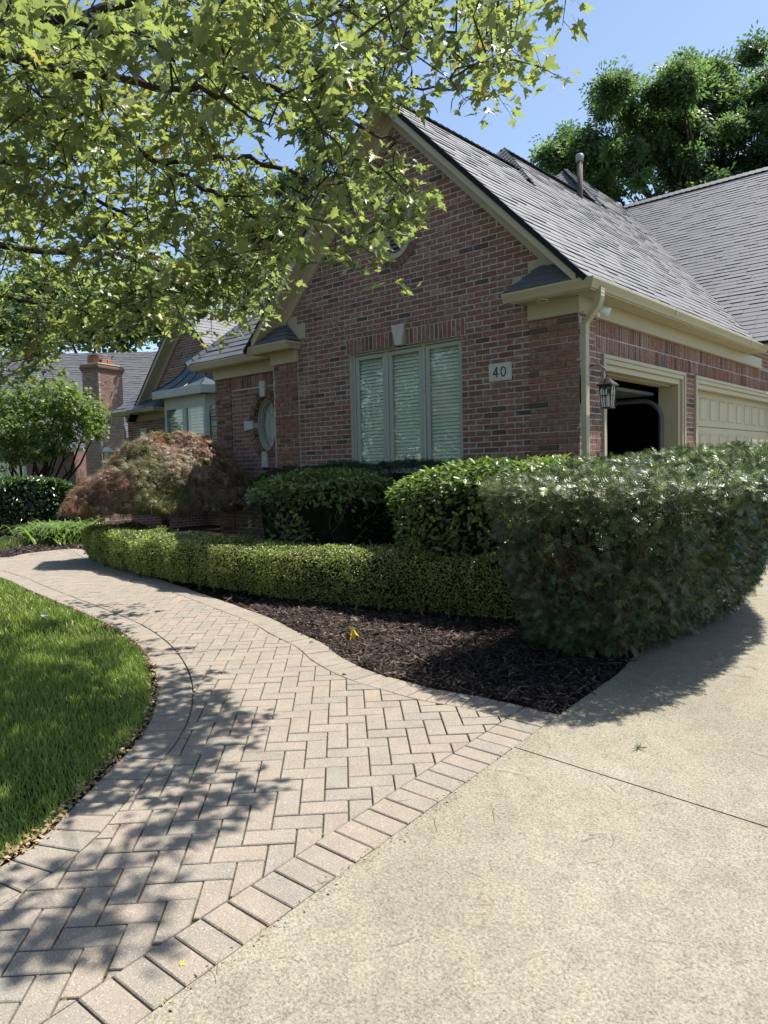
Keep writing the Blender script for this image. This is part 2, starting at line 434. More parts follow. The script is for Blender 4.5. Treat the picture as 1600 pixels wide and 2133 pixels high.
# many copies of a small template in one mesh
def mass(name, tv, tf, pos, rot, scale, mat, parent=None, kind=None, rnd=None):
    tv = np.array(tv, float); n = len(pos); k = len(tv)
    scale = np.asarray(scale, float)
    if scale.ndim == 1: scale = scale[:, None]
    v = np.einsum('nij,nkj->nki', rot, tv[None]*scale[:, None, :] if scale.shape[1] == 3 else tv[None]*scale[:, :, None]) + pos[:, None, :]
    me = bpy.data.meshes.new(name)
    me.vertices.add(n*k); me.vertices.foreach_set('co', v.reshape(-1).astype(np.float32))
    lens = np.array([len(f) for f in tf]); flat = np.concatenate([np.array(f) for f in tf])
    loops = (flat[None]+(np.arange(n)*k)[:, None]).reshape(-1)
    me.loops.add(len(loops)); me.loops.foreach_set('vertex_index', loops.astype(np.int32))
    nf = len(tf)*n; me.polygons.add(nf)
    st = (np.concatenate([[0], np.cumsum(lens)[:-1]])[None]+(np.arange(n)*lens.sum())[:, None]).reshape(-1)
    me.polygons.foreach_set('loop_start', st.astype(np.int32))
    a = me.attributes.new('rnd', 'FLOAT', 'FACE')
    r = rng.random(n) if rnd is None else rnd
    a.data.foreach_set('value', np.repeat(r, len(tf)).astype(np.float32))
    me.update(calc_edges=True)
    o = link(name, me, mat, parent)
    if kind: o['kind'] = kind
    return o
def frames(nrm, spin=None, tip=None):
    """rotation matrices whose z is nrm; y as near to tip as it goes (or spun at random)"""
    z = nrm/(np.linalg.norm(nrm, axis=1, keepdims=True)+1e-9)
    if tip is None:
        tip = rng.normal(size=z.shape)
    y = tip-z*(tip*z).sum(1, keepdims=True); y /= np.linalg.norm(y, axis=1, keepdims=True)+1e-9
    x = np.cross(y, z)
    return np.stack([x, y, z], axis=2)
LEAF4 = ([(0, 0, 0), (.28, .45, .05), (0, 1, -.06), (-.28, .45, .05)], [(0, 1, 2), (0, 2, 3)])
LEAF_OVAL = ([(0, 0, 0), (.2, .3, .04), (.19, .7, .03), (0, 1, -.08), (-.19, .7, .03), (-.2, .3, .04)], [(0, 1, 2, 3), (0, 3, 4, 5)])
LEAF_THIN = ([(0, 0, 0), (.09, .4, .03), (0, 1, -.12), (-.09, .4, .03)], [(0, 1, 2), (0, 2, 3)])
def sprig(npair, w=.05, l=.42):
    """a flat spray of needles in pairs along a stem"""
    v = []; f = []
    for i in range(npair):
        y = i/npair
        for s in (-1, 1):
            b = len(v); ll = l*(1-.45*y)
            v += [(0, y-w*.6, 0), (0, y+w*.6, 0), (s*ll, y+ll*.62, .05+.04*((i*7) % 3))]
            f.append((b, b+1, b+2) if s < 0 else (b, b+2, b+1))
    b = len(v); v += [(-.02, .8, 0), (.02, .8, 0), (0, 1.2, .03)]; f.append((b, b+1, b+2)); return v, f
def maple_leaf():
    """five-lobed leaf with a stalk, cupped a little"""
    half = [(0.0, .02), (.10, .00), (.30, -.10), (.23, .06), (.50, .10), (.40, .20), (.56, .42), (.34, .42), (.30, .52), (.17, .46), (.16, .66), (.22, .76), (.10, .80), (0, 1.05)]
    pts = half+[(-x, y) for x, y in half[-2:0:-1]]
    v = [(x, y, .10*abs(x)-.12*y*y) for x, y in pts]; n = len(v); c = (0, .30, .0)
    v.append(c); f = [(i, (i+1) % n, n) for i in range(n)]
    v += [(-.008, 0, 0), (.008, 0, 0), (.008, -.45, .08), (-.008, -.45, .08)]; f.append((n+1, n+2, n+3, n+4))
    return v, f
def maple_leaf_small():
    half = [(0, .0), (.28, -.06), (.24, .10), (.52, .36), (.22, .38), (0, 1.0)]
    pts = half+[(-x, y) for x, y in half[-2:0:-1]]
    v = [(x, y, .12*abs(x)-.10*y*y) for x, y in pts]; n = len(v)
    v.append((0, .25, 0)); return v, [(i, (i+1) % n, n) for i in range(n)]

# ------------------------------------------------------------------ brickwork
CH, BL, MJ = .0677, .2150, .0115                # course height, stretcher pitch, mortar joint
ZC = 3.10
class Wall:
    """plane o + a*u + z*up, outward normal n; region = convex polygon in (a, z); openings = rectangles"""
    def __init__(s, o, u, n, poly, openings=(), depth=.10): 
        s.o = np.array(o, float); s.u = np.array(u, float); s.n = np.array(n, float); s.poly = poly; s.op = openings; s.depth = depth; s.cells = []
    def P(s, a, z, out=0.0): return s.o+s.u*a+s.n*out+np.array([0, 0, z])
    def pieces(s, rect):
        """rect (a0,a1,z0,z1) cut by the region and the openings"""
        a0, a1, z0, z1 = rect; spans = [(a0, a1)]
        for (b0, b1, y0, y1) in s.op:
            if y0 < (z0+z1)/2 < y1:
                ns = []
                for (p, q) in spans:
                    if q <= b0 or p >= b1: ns.append((p, q)); continue
                    if p < b0: ns.append((p, b0))
                    if q > b1: ns.append((b1, q))
                spans = ns
        res = []
        for p, q in spans:
            if q-p < .012: continue
            c = clean(clip_convex([(p, z0), (q, z0), (q, z1), (p, z1)], s.poly))
            if len(c) >= 3 and area(c) > 1e-4: res.append((c, abs((q-p)-(a1-a0)) < 1e-6 and len(c) == 4 and abs(area(c)-(q-p)*(z1-z0)) < 1e-7))
        return res
    def slab(s, mb, step=.2031):
        zs = sorted(set([min(p[1] for p in s.poly), max(p[1] for p in s.poly)]+[p[1] for p in s.poly]+[v for o in s.op for v in o[2:4]]))
        a0 = min(p[0] for p in s.poly)-1; a1 = max(p[0] for p in s.poly)+1
        for z0, z1 in zip(zs, zs[1:]):
            if z1-z0 < 1e-4: continue
            for c, _ in s.pieces((a0, a1, z0, z1)):
                mb.prism([s.P(a, z, -.0045) for a, z in c], s.n*(-s.depth))
    def courses(s, skip=None, soldier=(), half=0.0, exclude=()):
        """yield brick cells; soldier = [(a0,a1,z0,z1)] zones filled with upright bricks instead"""
        zmin = min(p[1] for p in s.poly); zmax = max(p[1] for p in s.poly); amin = min(p[0] for p in s.poly); amax = max(p[0] for p in s.poly)
        k = math.floor((zmin-ZC)/CH); out = []
        while ZC+k*CH < zmax:
            z0 = ZC+k*CH; z1 = z0+CH; a = amin-BL+half-(BL/2 if (k % 2) else 0)
            while a < amax:
                segs = [(a, a+BL)]
                for (b0, b1, y0, y1) in tuple(soldier)+tuple(exclude):
                    if y0-1e-3 < (z0+z1)/2 < y1+1e-3:
                        ns = []
                        for (p, q) in segs:
                            if q <= b0 or p >= b1: ns.append((p, q)); continue
                            if p < b0: ns.append((p, b0))
                            if q > b1: ns.append((b1, q))
                        segs = ns
                for (p, q) in segs:
                    if skip and skip((p+q)/2, (z0+z1)/2): continue
                    out.append((p, q, z0, z1))
                a += BL
            k += 1
        for (b0, b1, y0, y1) in soldier:
            n = max(1, round((b1-b0)/CH)); w = (b1-b0)/n
            for i in range(n): out.append((b0+i*w, b0+(i+1)*w, y0, y1))
        return out
def brick_faces(poly, out, wall, bev=.004, jit=True):
    """bevelled brick front for a clipped cell; returns verts, faces"""
    p = inset(poly, MJ/2)
    if area(p) < 4e-5: return None
    if area(poly) > 0 and min(abs(area(p)), 1) <= 0: return None
    o = out+(random.uniform(-.0025, .003) if jit else 0)
    q = inset(p, bev)
    if area(q) <= 1e-5: q = p
    n = len(p)
    v = [wall.P(a, z, -.02) for a, z in p]+[wall.P(a, z, o-bev) for a, z in p]+[wall.P(a, z, o) for a, z in q]
    f = [(i, (i+1) % n, n+(i+1) % n, n+i) for i in range(n)]+[(n+i, n+(i+1) % n, 2*n+(i+1) % n, 2*n+i) for i in range(n)]+[tuple(range(2*n, 3*n))]
    return v, f
_bm = {}
def brick_mesh(w, h, key):
    """a stock brick centred on the origin, facing -Y, uneven arrises"""
    if key in _bm: return _bm[key]
    r = random.Random(str(key)); mb = MB(); j = lambda s=.0018: r.uniform(-s, s)
    a, b = w/2-MJ/2, h/2-MJ/2; be = .004
    base = [(-a, -b), (0, -b+j()), (a, -b), (a, b), (0, b+j()), (-a, b)]
    p = [(x+j(), z+j()) for x, z in base]; q = [(x*(1-be/a)+j(.0006), z*(1-be/b*1.0)+j(.0006)) for x, z in p]
    v = [(x, .02, z) for x, z in p]+[(x, be, z) for x, z in p]+[(x, j(.0012), z) for x, z in q]
    n = 6; f = [(i, (i+1) % n, n+(i+1) % n, n+i) for i in range(n)]+[(n+i, n+(i+1) % n, 2*n+(i+1) % n, 2*n+i) for i in range(n)]+[tuple(range(2*n, 3*n))]
    mb.add(v, f); me = mb.mesh('brick'); me.materials.append(M['brick']); _bm[key] = me
    return me
def lay(wall, parent, single=300, mat='brick', out=0.0, hole=None, **kw):
    """lay the bricks of a wall: the nearest ones as objects, the rest joined"""
    full = []; rest = MB()
    for rect in wall.courses(**kw):
        for c, whole in wall.pieces(rect):
            if hole:                                 # round opening: cut the brick along the ring
                ca, cz = np.mean(c, 0); d0, d1 = (ca-hole[0])/hole[2], (cz-hole[1])/hole[3]
                if math.hypot(d0, d1) < 2.2:
                    t = math.atan2(d1, d0); T = (hole[0]+hole[2]*math.cos(t), hole[1]+hole[3]*math.sin(t)); nn = (math.cos(t)/hole[2], math.sin(t)/hole[3]); A0 = area(c)
                    c = clean(clip(c, (T[0]-nn[1]*.1, T[1]+nn[0]*.1), T) if False else clip(c, T, (T[0]+nn[1]*.1, T[1]-nn[0]*.1)), .002)
                    if len(c) < 3 or area(c) < 6e-4: continue
                    whole = whole and abs(area(c)-A0) < 1e-7
            if whole:
                ctr = wall.P((rect[0]+rect[1])/2, (rect[2]+rect[3])/2, out); d = np.dot(ctr-EYE, FWD)
                full.append((d, ctr, rect))
            else:
                r = brick_faces(c, out, wall)
                if r: rest.add(*r, rnd=random.random())
    def seen(c):
        px = 800+FPX*np.dot(c-EYE, RIGHT)/max(.1, np.dot(c-EYE, FWD)); return 0 < px < 1600 and c[2] > 1.45
    full.sort(key=lambda t: (not seen(t[1]), t[0]))
    ang = math.atan2(wall.u[1], wall.u[0]) if wall.n[1] <= 0.5 else math.atan2(wall.u[1], wall.u[0])+math.pi
    if wall.n[0]*math.sin(ang)-wall.n[1]*math.cos(ang) < 0: ang += math.pi
    for i, (d, c, rect) in enumerate(full):
        w, h = rect[1]-rect[0], rect[3]-rect[2]
        if i < single and seen(c):
            me = brick_mesh(w, h, (round(w, 4), round(h, 4), random.randrange(5)))
            o = bpy.data.objects.new('brick', me); col.objects.link(o); o.parent = parent
            o.matrix_parent_inverse = parent_inv(parent)
            o.location = tuple(c+wall.n*random.uniform(-.0025, .003)); o.rotation_euler = (random.uniform(-.004, .004), random.uniform(-.004, .004), ang)
        else:
            r = brick_faces([(rect[0], rect[2]), (rect[1], rect[2]), (rect[1], rect[3]), (rect[0], rect[3])], out, wall)
            if r: rest.add(*r, rnd=random.random())
    if rest.v: rest.build('brick_courses', M[mat], parent, kind='stuff')

# ------------------------------------------------------------------ roofs
def roof_plane(parent, name, o, a, s, region, single=0, expo=.145, tabw=.30, thick=.011, under=True, mat='shingle'):
    """o origin on the eave, a unit vector along the eave, s unit vector up the slope; region polygon in (along, up)"""
    o, a, s = (np.array(t, float) for t in (o, a, s)); n = np.cross(a, s); n /= np.linalg.norm(n)
    if n[2] < 0: n = -n
    part = MB()
    rg = region if area(region) > 0 else region[::-1]
    if under:
        part.prism([o+a*p[0]+s*p[1]-n*.004 for p in rg], n*(-.05))
    base = part.build(name, M['shingle_edge'], parent)
    u0 = min(p[0] for p in rg); u1 = max(p[0] for p in rg); v0 = min(p[1] for p in rg); v1 = max(p[1] for p in rg)
    rest = MB(); objs = []
    k = 0; v = v0
    while v < v1:
        x = u0-random.uniform(0, tabw)
        while x < u1:
            w = tabw*random.choice((.55, .75, 1.0, 1.0, 1.3))
            rect = [(x+.002, v), (x+w-.002, v), (x+w-.002, v+expo), (x+.002, v+expo)]
            c = clean(clip_convex(rg, rect))
            x += w
            if len(c) < 3 or area(c) < 2e-4: continue
            th = thick*random.choice((.5, .6, .8, 1.0, 1.3))
            top = [o+a*p[0]+s*p[1]+n*(th*(1-(p[1]-v)/expo)+.001) for p in c]
            bot = [o+a*p[0]+s*p[1]-n*.003 for p in c]
            m = len(c)
            vv = top+bot; ff = [tuple(range(m))]+[(i, m+i, m+(i+1) % m, (i+1) % m) for i in range(m)]
            ctr = sum(top)/m; objs.append((np.dot(ctr-EYE, FWD), ctr, vv, ff))
        v += expo; k += 1
    objs.sort(key=lambda t: t[0])
    for i, (d, ctr, vv, ff) in enumerate(objs):
        if i < single:
            MB().add(vv, ff).build('shingle', M[mat], base, centre=True)
        else: rest.add(vv, ff, rnd=random.random())
    if rest.v: rest.build('shingle_courses', M[mat], base, kind='stuff')
    return base
S2 = math.sqrt(.5)

# ================================================================== THE HOUSE
YW, XC = 7.254, -3.686                          # gable wall plane and garage wall plane
YL = 7.60                                       # wall of the recessed bay with the oval window
ZF = 3.12                                       # underside of the frieze boards
AX, AZ = -6.19, 6.17                            # gable apex
YO = 6.954                                      # outer face of the rake boards
house = empty('brick_house', (AX, YW, .15), 'red brick house with steep grey shingled gable and cream trim behind the hedges', 'house')
def zr(x): return AZ-abs(x-AX)

# --- gable wall
WX0, WX1, WZ0, WZ1 = -7.075, -5.205, .99, ZC-.002
b_in = .32
gw = Wall((0, YW, 0), (1, 0, 0), (0, -1, 0), [(-8.66, 0.0), (XC, 0.0), (XC, 3.36), (AX, AZ-b_in), (-8.66, 3.36)],
          [(WX0, WX1, WZ0, ZC), (-6.29, -6.075, ZC, 3.375)])
mb = MB(); gw.slab(mb);
wall_g = mb.build('gable_wall', M['mortar'], house)
RND = (AX, 4.62, .30, .42)                      # round gable vent: centre and radii
sold = [(WX0-.06, -6.29, ZC, ZC+3*CH), (-6.075, WX1+.06, ZC, ZC+3*CH)]
lay(gw, wall_g, 300, exclude=[(-4.268, XC+.1, -1, ZF), (-9, -8.136, -1, ZF)], hole=(RND[0], RND[1], RND[2]+.06, RND[3]+.06), soldier=sold)
# corner piers stand a finger's width proud, every sixth course set back
rest = MB()
for (a0, a1) in ((-4.268, XC+.020), (-8.66, -8.136)):
    pw = Wall((0, YW, 0), (1, 0, 0), (0, -1, 0), [(a0, 0), (a1, 0), (a1, ZF), (a0, ZF)])
    k = math.floor((0.0-ZC)/CH)
    rest.prism([pw.P(a0+.004, 0, -.005), pw.P(a1-.004, 0, -.005), pw.P(a1-.004, ZF, -.005), pw.P(a0+.004, ZF, -.005)], (0, -.010, 0), 0)
    pier = rest.build('corner_pier', M['mortar'], house); rest = MB()
    br = MB(); w = a1-a0
    while ZC+k*CH < ZF-.01:
        z0 = ZC+k*CH; out = .011 if k % 7 == 3 else .022
        cuts = [0, w*.385, w*.77, w] if k % 2 == 0 else [0, w*.2, w*.59, w]
        for p, q in zip(cuts, cuts[1:]):
            f = brick_faces([(a0+p, z0), (a0+q, z0), (a0+q, z0+CH), (a0+p, z0+CH)], out, pw)
            if f is None: continue
            if z0 > 1.45: MB().add(*f).build('brick', M['brick'], pier, centre=True)
            else: br.add(*f, rnd=random.random())
        k += 1
    br.build('brick_courses', M['brick'], pier, kind='stuff')

# --- garage wall (faces +X)
GO = [(7.835, 10.407, 0, 2.7616), (10.80, 15.6, 0, 2.7616)]
YE = 24.9
aw = Wall((XC, 0, 0), (0, 1, 0), (1, 0, 0), [(YW-.003, 0), (YE, 0), (YE, 3.15), (YW-.003, 3.15)], GO)
mb = MB(); aw.slab(mb); wall_a = mb.build('garage_wall', M['mortar'], house)
zs0, zs1, zs2 = 2.7616, 2.7616+.183, 3.128
bk = []
def soldiers():
    y = YW+.43; n = int((YE-y)/.0655)
    for i in range(n):
        bk.append((y+i*.0655, y+(i+1)*.0655, zs0, zs1)); bk.append((y+i*.0655, y+(i+1)*.0655, zs1, zs2))
soldiers()
class _A(Wall):
    def courses(s, **k):
        out = [c for c in Wall.courses(s) if c[0] > YW-.3 and not (c[1] > YW+.43 and c[3] > zs0+.01)]
        out += [(c[0], YW+.43, c[2], c[3]) for c in Wall.courses(s) if c[0] < YW+.43 < c[1] and c[3] > zs0+.01]
        return out+bk
aw.__class__ = _A
lay(aw, wall_a, 300)
# brick gable over the second garage bay, above the gutter line
a2 = Wall((XC+.01, 0, 0), (0, 1, 0), (1, 0, 0), [(13.35, 3.16), (24.9, 3.16), (24.9, 3.48), (19.1, 8.10), (13.35, 3.50)])
mb = MB(); a2.slab(mb); w2 = mb.build('wing_gable_wall', M['mortar'], house)
lay(a2, w2, 60)

# --- frieze boards, soffits, fascia
def bx(name, a, b, mat='trim', parent=house, bev=.003):
    o = MB().box(a, b).build(name, M[mat], parent, centre=True)
    if bev: bevel(o, bev)
    return o
bx('frieze_board', (-4.262, YW-.05, ZF), (XC+.046, YW+.02, 3.30))
bx('frieze_board', (XC, YW-.048, ZF+.012), (XC+.044, 14.0, 3.298))
bx('frieze_moulding', (XC, YW+.02, ZF+.001), (XC+.058, 13.98, ZF+.02))
bx('soffit', (-4.33, 7.02, 3.298), (-3.43, YW+.01, 3.318))
bx('soffit', (XC-.02, YW+.012, 3.298), (-3.43, 13.3, 3.318))
bx('fascia_board', (-4.34, 7.0, 3.285), (-3.41, 7.022, 3.40))
bx('fascia_board', (-3.432, 7.024, 3.285), (-3.41, 13.3, 3.40))
vent = MB(); vent.lathe((-4.03, 7.13, 3.291), [(.045, 0), (.045, .008)], 14)
vent.build('soffit_vent', M['black'], house)
vr = MB(); pts = [(-4.03+.056*math.cos(t), 7.13+.056*math.sin(t), 3.293) for t in np.linspace(0, 2*math.pi, 15)]
vr.tube(pts, .009, 5); vr.build('vent_ring', M['white_plastic'], house)

def gutter(name, path, parent=house, ztop=3.40, closed_ends=True, w=.09, h=.10):
    """K-style gutter: profile swept along a level path with mitred corners; outside lies to the right of travel"""
    prof = [(-w, 0), (-w*.42, 0), (-w*.30, h*.30), (-w*.10, h*.62), (0, h*.80), (0, h), (-w*.10, h), (-w*.10, h*.84), (-w*.38, h*.34), (-w*.48, h*.06), (-w+.004, h*.06), (-w+.004, h), (-w, h)]
    P = [np.array(p, float) for p in path]; rings = []
    for i, p in enumerate(P):
        d1 = P[i]-P[i-1] if i > 0 else P[1]-P[0]; d2 = P[i+1]-P[i] if i < len(P)-1 else d1
        d1 = d1/np.linalg.norm(d1); d2 = d2/np.linalg.norm(d2)
        n1 = np.array([d1[1], -d1[0]]); n2 = np.array([d2[1], -d2[0]]); m = (n1+n2)/(1+np.dot(n1, n2))
        rings.append([(p[0]+m[0]*u, p[1]+m[1]*u, ztop-h+z) for u, z in prof])
    n = len(prof); v = [q for r in rings for q in r]; f = []
    for i in range(len(P)-1):
        for k in range(n): f.append((i*n+k, (i+1)*n+k, (i+1)*n+(k+1) % n, i*n+(k+1) % n))
    f += [(0, 1, 2, 9), (9, 2, 3, 8), (8, 3, 4, 7), (7, 4, 5, 6), (0, 9, 10, 11, 12)]
    b = (len(P)-1)*n; f += [tuple(b+i for i in t[::-1]) for t in [(0, 1, 2, 9), (9, 2, 3, 8), (8, 3, 4, 7), (7, 4, 5, 6), (0, 9, 10, 11, 12)]]
    return MB().add(v, f).build(name, M['trim'], parent)
gutter('gutter', [(-4.43, YO-.01), (-3.354, YO-.01), (-3.354, 13.32)])
for yy in (9.2, 12.35):
    bx('gutter_strap', (-3.358, yy, 3.305), (-3.351, yy+.012, 3.402), 'trim', bev=0)

# --- rake boards along both slopes (built as slanted bars)
def rake(name, x0, x1, y0, y1, o0, o1, zf=zr, mat='trim', parent=house):
    """board between depths y0..y1, from o1 below the roof line to o0 below it, running x0..x1"""
    v = [(x0, y0, zf(x0)-o1), (x1, y0, zf(x1)-o1), (x1, y1, zf(x1)-o1), (x0, y1, zf(x0)-o1),
         (x0, y0, zf(x0)-o0), (x1, y0, zf(x1)-o0), (x1, y1, zf(x1)-o0), (x0, y1, zf(x0)-o0)]
    return MB().hexa(v).build(name, M[mat], parent)
def rakes(ax, xr, xl, yo, yw, zf, parent, fz=b_in, dy=0.0):
    for x1 in (xr, xl):
        if x1 is None: continue
        x0 = ax
        s = 1 if x1 > x0 else -1
        rake('rake_crown', x0, x1, yo-.016, yo+.02, .012, .052, zf, parent=parent)
        rake('rake_board', x0, x1, yo, yo+.022, .052, .165, zf, parent=parent)
        rake('rake_soffit', x0, x1-s*.06, yo+.022, yw+.01, .135, .155, zf, parent=parent)
        rake('rake_frieze', x0, x1-s*.16, yw-.035, yw+.01, .155, fz+.005, zf, parent=parent)
        rake('rake_moulding', x0, x1-s*.14, yw-.055, yw-.035, .155, .20, zf, parent=parent)
rakes(AX, -3.55, -8.83, YO, YW, zr, house)
# --- main roof (one long slope facing +X, rising higher towards the back)
def E2(Y, z): return (Y-YO+.02, (z-3.40)/S2)
east = [E2(YO-.02, 3.40), E2(13.25, 3.42), E2(19.1, 8.32), E2(16.7, 8.64), E2(16.4, 8.64), E2(14.55, 6.9), E2(14.35, 6.9), E2(11.1, 6.9), E2(10.9, 6.9), E2(10.17, 6.17), E2(YO-.02, 6.17)]
zE = lambda z: AX+(AZ-z)+.0
roof_e = roof_plane(house, 'east_roof_slope', (zE(3.40)-.0, YO-.02, 3.405), (0, 1, 0), (-S2, 0, S2), east, single=300)
west = [(-9.0, 0)]
MB().add([(AX, YO-.02, AZ), (AX, 12, AZ), (-9.0, 12, 3.36), (-9.0, YO-.02, 3.36), (AX, YO-.02, AZ-.05), (AX, 12, AZ-.05), (-9.0, 12, 3.31), (-9.0, YO-.02, 3.31)],
         [(0, 1, 2, 3), (4, 7, 6, 5), (0, 3, 7, 4), (1, 5, 6, 2), (0, 4, 5, 1), (3, 2, 6, 7)]).build('west_roof_slope', M['shingle_edge'], house)
# hips behind, facing the street
def hip_face(apex, run, name):
    x, y, z = apex; o = (x-run, y-run, z-run)
    return roof_plane(house, name, o, (1, 0, 0), (0, S2, S2), [(0, 0), (2*run, 0), (run, run/S2)])
hip_face((-6.92, 10.95, 6.92), .75, 'front_hip')
hip_face((-8.66, 16.50, 8.66), 1.85, 'rear_hip')
def caps(p, q, name='ridge_cap', mat='shingle', w=.13):
    """overlapping cap shingles along a ridge or hip"""
    p, q = np.array(p, float), np.array(q, float); d = q-p; Ln = np.linalg.norm(d); d /= Ln; n = int(Ln/.145)
    side = np.cross(d, (0, 0, 1.0)); side /= np.linalg.norm(side); up = np.cross(side, d)
    mb = MB()
    for i in range(n):
        a = p+d*(i*.145); b = a+d*.175; lift = .018
        v = [a+side*w-up*w*.75+up*(lift+.012), a+up*(lift+.03), a-side*w-up*w*.75+up*(lift+.012), b+side*w-up*w*.75+up*.012, b+up*.03, b-side*w-up*w*.75+up*.012]
        v += [t-up*.02 for t in v[:3]]
        mb.add(v, [(0, 1, 4, 3), (1, 2, 5, 4), (0, 6, 7, 1), (1, 7, 8, 2)], random.random())
    return mb.build(name, M[mat], house)
caps((AX, YO-.02, AZ), (AX, 10.2, AZ))
caps((-6.92, 11.0, 6.92), (-6.92, 14.4, 6.92))
caps((-5.75, 9.78, 5.75+.0), (-6.92, 10.95, 6.92), 'hip_cap')
caps((-6.92, 14.76, 6.92), (-8.66, 16.50, 8.66), 'hip_cap')
# right-hand roof (faces the street), ridge along X
zR = lambda Y: 3.45+.7984*(Y-13.0)
s_r = np.array([0, 1, .7984]); Lr = np.linalg.norm(s_r); s_r = s_r/Lr
rr = [(-3.0-(-9.5), 0)]
X0 = -9.6
right = [(zE(3.45)-X0-.02, 0), (-3.12-X0, 0), (-3.12-X0, 6.1*Lr), (zE(8.32)-X0, 6.1*Lr)]
roof_r = roof_plane(house, 'wing_roof_slope', (X0, 13.0, 3.45), (1, 0, 0), s_r, right, single=300)
caps((-8.3, 19.08, 8.33), (-3.12, 19.08, 8.33))
MB().add([(-3.12, 12.98, 3.40), (-3.12, 19.1, 8.28), (-3.12, 19.1, 8.12), (-3.12, 12.98, 3.24), (-3.15, 12.98, 3.40), (-3.15, 19.1, 8.28), (-3.15, 19.1, 8.12), (-3.15, 12.98, 3.24)],
         [(0, 1, 2, 3), (4, 7, 6, 5), (0, 4, 5, 1), (3, 2, 6, 7)]).build('wing_rake_board', M['trim'], house)
# back side closes the body so no light leaks in
MB().add([(-9.6, 19.1, 8.32), (-3.12, 19.1, 8.32), (-3.12, 25.2, 3.42), (-9.6, 25.2, 3.42), (-9.6, 19.1, 8.26), (-3.12, 19.1, 8.26), (-3.12, 25.2, 3.36), (-9.6, 25.2, 3.36)],
         [(0, 3, 2, 1), (4, 5, 6, 7), (1, 2, 6, 5)]).build('rear_roof_slope', M['shingle_edge'], house)
MB().add([(-3.12, 19.1, 8.28), (-3.12, 25.2, 3.40), (-3.12, 25.2, 3.22), (-3.12, 19.1, 8.10), (-3.15, 19.1, 8.28), (-3.15, 25.2, 3.40), (-3.15, 25.2, 3.22), (-3.15, 19.1, 8.10)],
         [(0, 3, 2, 1), (4, 5, 6, 7), (1, 2, 6, 5)]).build('wing_rake_board', M['trim'], house)
# pipe through the roof
vp = np.array([-6.63, 13.2, 6.6])
q = onY(1208, 385, 13.2); t = onY(1208, 334, 13.2)
mb = MB(); mb.lathe((q[0], q[1], q[2]-.8), [(.055, 0), (.055, .8+t[2]-q[2])], 12); mb.build('vent_pipe', M['rust'], house, True)
mb = MB(); mb.lathe((q[0], q[1], t[2]-.02), [(.072, 0), (.072, .12), (.06, .13), (.06, .02)], 12); mb.build('pipe_cap', M['galv'], house, True)

# --- little return roofs at the feet of the gable
def return_roof(xl, xr, side, pk):
    """side: +1 = slopes away to the left end, -1 = to the right end; pk = peak height"""
    y0, y1, z0 = YO+.01, YW-.002, 3.405
    rise = pk
    n = 6; rows = MB()
    base = MB()
    A = (xl, y0, z0); B = (xr, y0, z0)
    if side > 0: Pk = (xl+.30, y1, z0+rise); End = (xl, y1, z0); Pr = (xr-.42, y1, z0+rise)
    else: Pk = (xr-.30, y1, z0+rise); End = (xr, y1, z0); Pr = (xl+.42, y1, z0+rise)
    lerp = lambda p, q, t: tuple(np.array(p)+(np.array(q)-np.array(p))*t)
    for k in range(4):
        t0, t1 = k/4, (k+1)/4; lf = .010
        f0, g0, f1, g1 = (lerp(A, Pk, t0), lerp(B, Pr, t0), lerp(A, Pk, t1), lerp(B, Pr, t1)) if side > 0 else (lerp(A, Pr, t0), lerp(B, Pk, t0), lerp(A, Pr, t1), lerp(B, Pk, t1))
        m = 4
        for j in range(m):
            a, b, c, d = lerp(f0, g0, j/m), lerp(f0, g0, (j+1)/m), lerp(f1, g1, (j+1)/m), lerp(f1, g1, j/m)
            up = lambda p, h: (p[0], p[1]-h*.5, p[2]+h)
            rows.add([up(a, lf+.006), up(b, lf+.006), up(c, .002), up(d, .002), a, b], [(0, 1, 2, 3), (0, 4, 5, 1)], random.random())
        e0, e1 = lerp(End, Pk, t0), lerp(End, Pk, t1); h0, h1 = (lerp(A, Pk, t0), lerp(A, Pk, t1)) if side > 0 else (lerp(B, Pk, t0), lerp(B, Pk, t1))
        rows.add([tuple(np.array(e0)+(0, 0, .014)), tuple(np.array(h0)+(0, 0, .014)), tuple(np.array(h1)+(0, 0, .003)), tuple(np.array(e1)+(0, 0, .003))], [(0, 1, 2, 3)], random.random())
    o = rows.build('return_roof', M['shingle'], house)
    return o
return_roof(-4.42, -3.42, 1, .30)
return_roof(-9.02, -8.05, -1, .30)
def stepped(name, pts):
    MB().prism([(x, YW-.012, z) for x, z in pts], (0, .016, 0)).build(name, M['trim'], house)
stepped('flashing_board', [(-4.47, 3.44), (-3.75, 3.44), (-3.75, 3.52), (-4.02, 3.80), (-4.10, 3.90), (-4.10, 3.77), (-4.27, 3.77), (-4.27, 3.63), (-4.47, 3.63)])
stepped('flashing_board', [(-7.95, 3.44), (-8.68, 3.44), (-8.68, 3.52), (-8.40, 3.80), (-8.30, 3.90), (-8.30, 3.78), (-8.12, 3.78), (-8.12, 3.66), (-7.95, 3.66)])
# left return: frieze block, soffit and its own gutter turning the corner
bx('frieze_board', (-8.70, YW-.05, ZF), (-8.118, YW+.02, 3.30))
bx('soffit', (-8.98, 7.02, 3.298), (-8.08, YW+.01, 3.318))
bx('fascia_board', (-8.98, 7.0, 3.285), (-8.06, 7.022, 3.40))
gutter('gutter', [(-9.05, YO+.0), (-8.045, YO), (-8.045, YW)])

# --- recessed bay with the oval window
OX, OZ = -9.352, 2.293
OR = (.297, .447)
lw = Wall((0, YL, 0), (1, 0, 0), (0, -1, 0), [(-10.64, 0), (-8.70, 0), (-8.70, ZF+.1), (-10.64, ZF+.1)])
mb = MB()
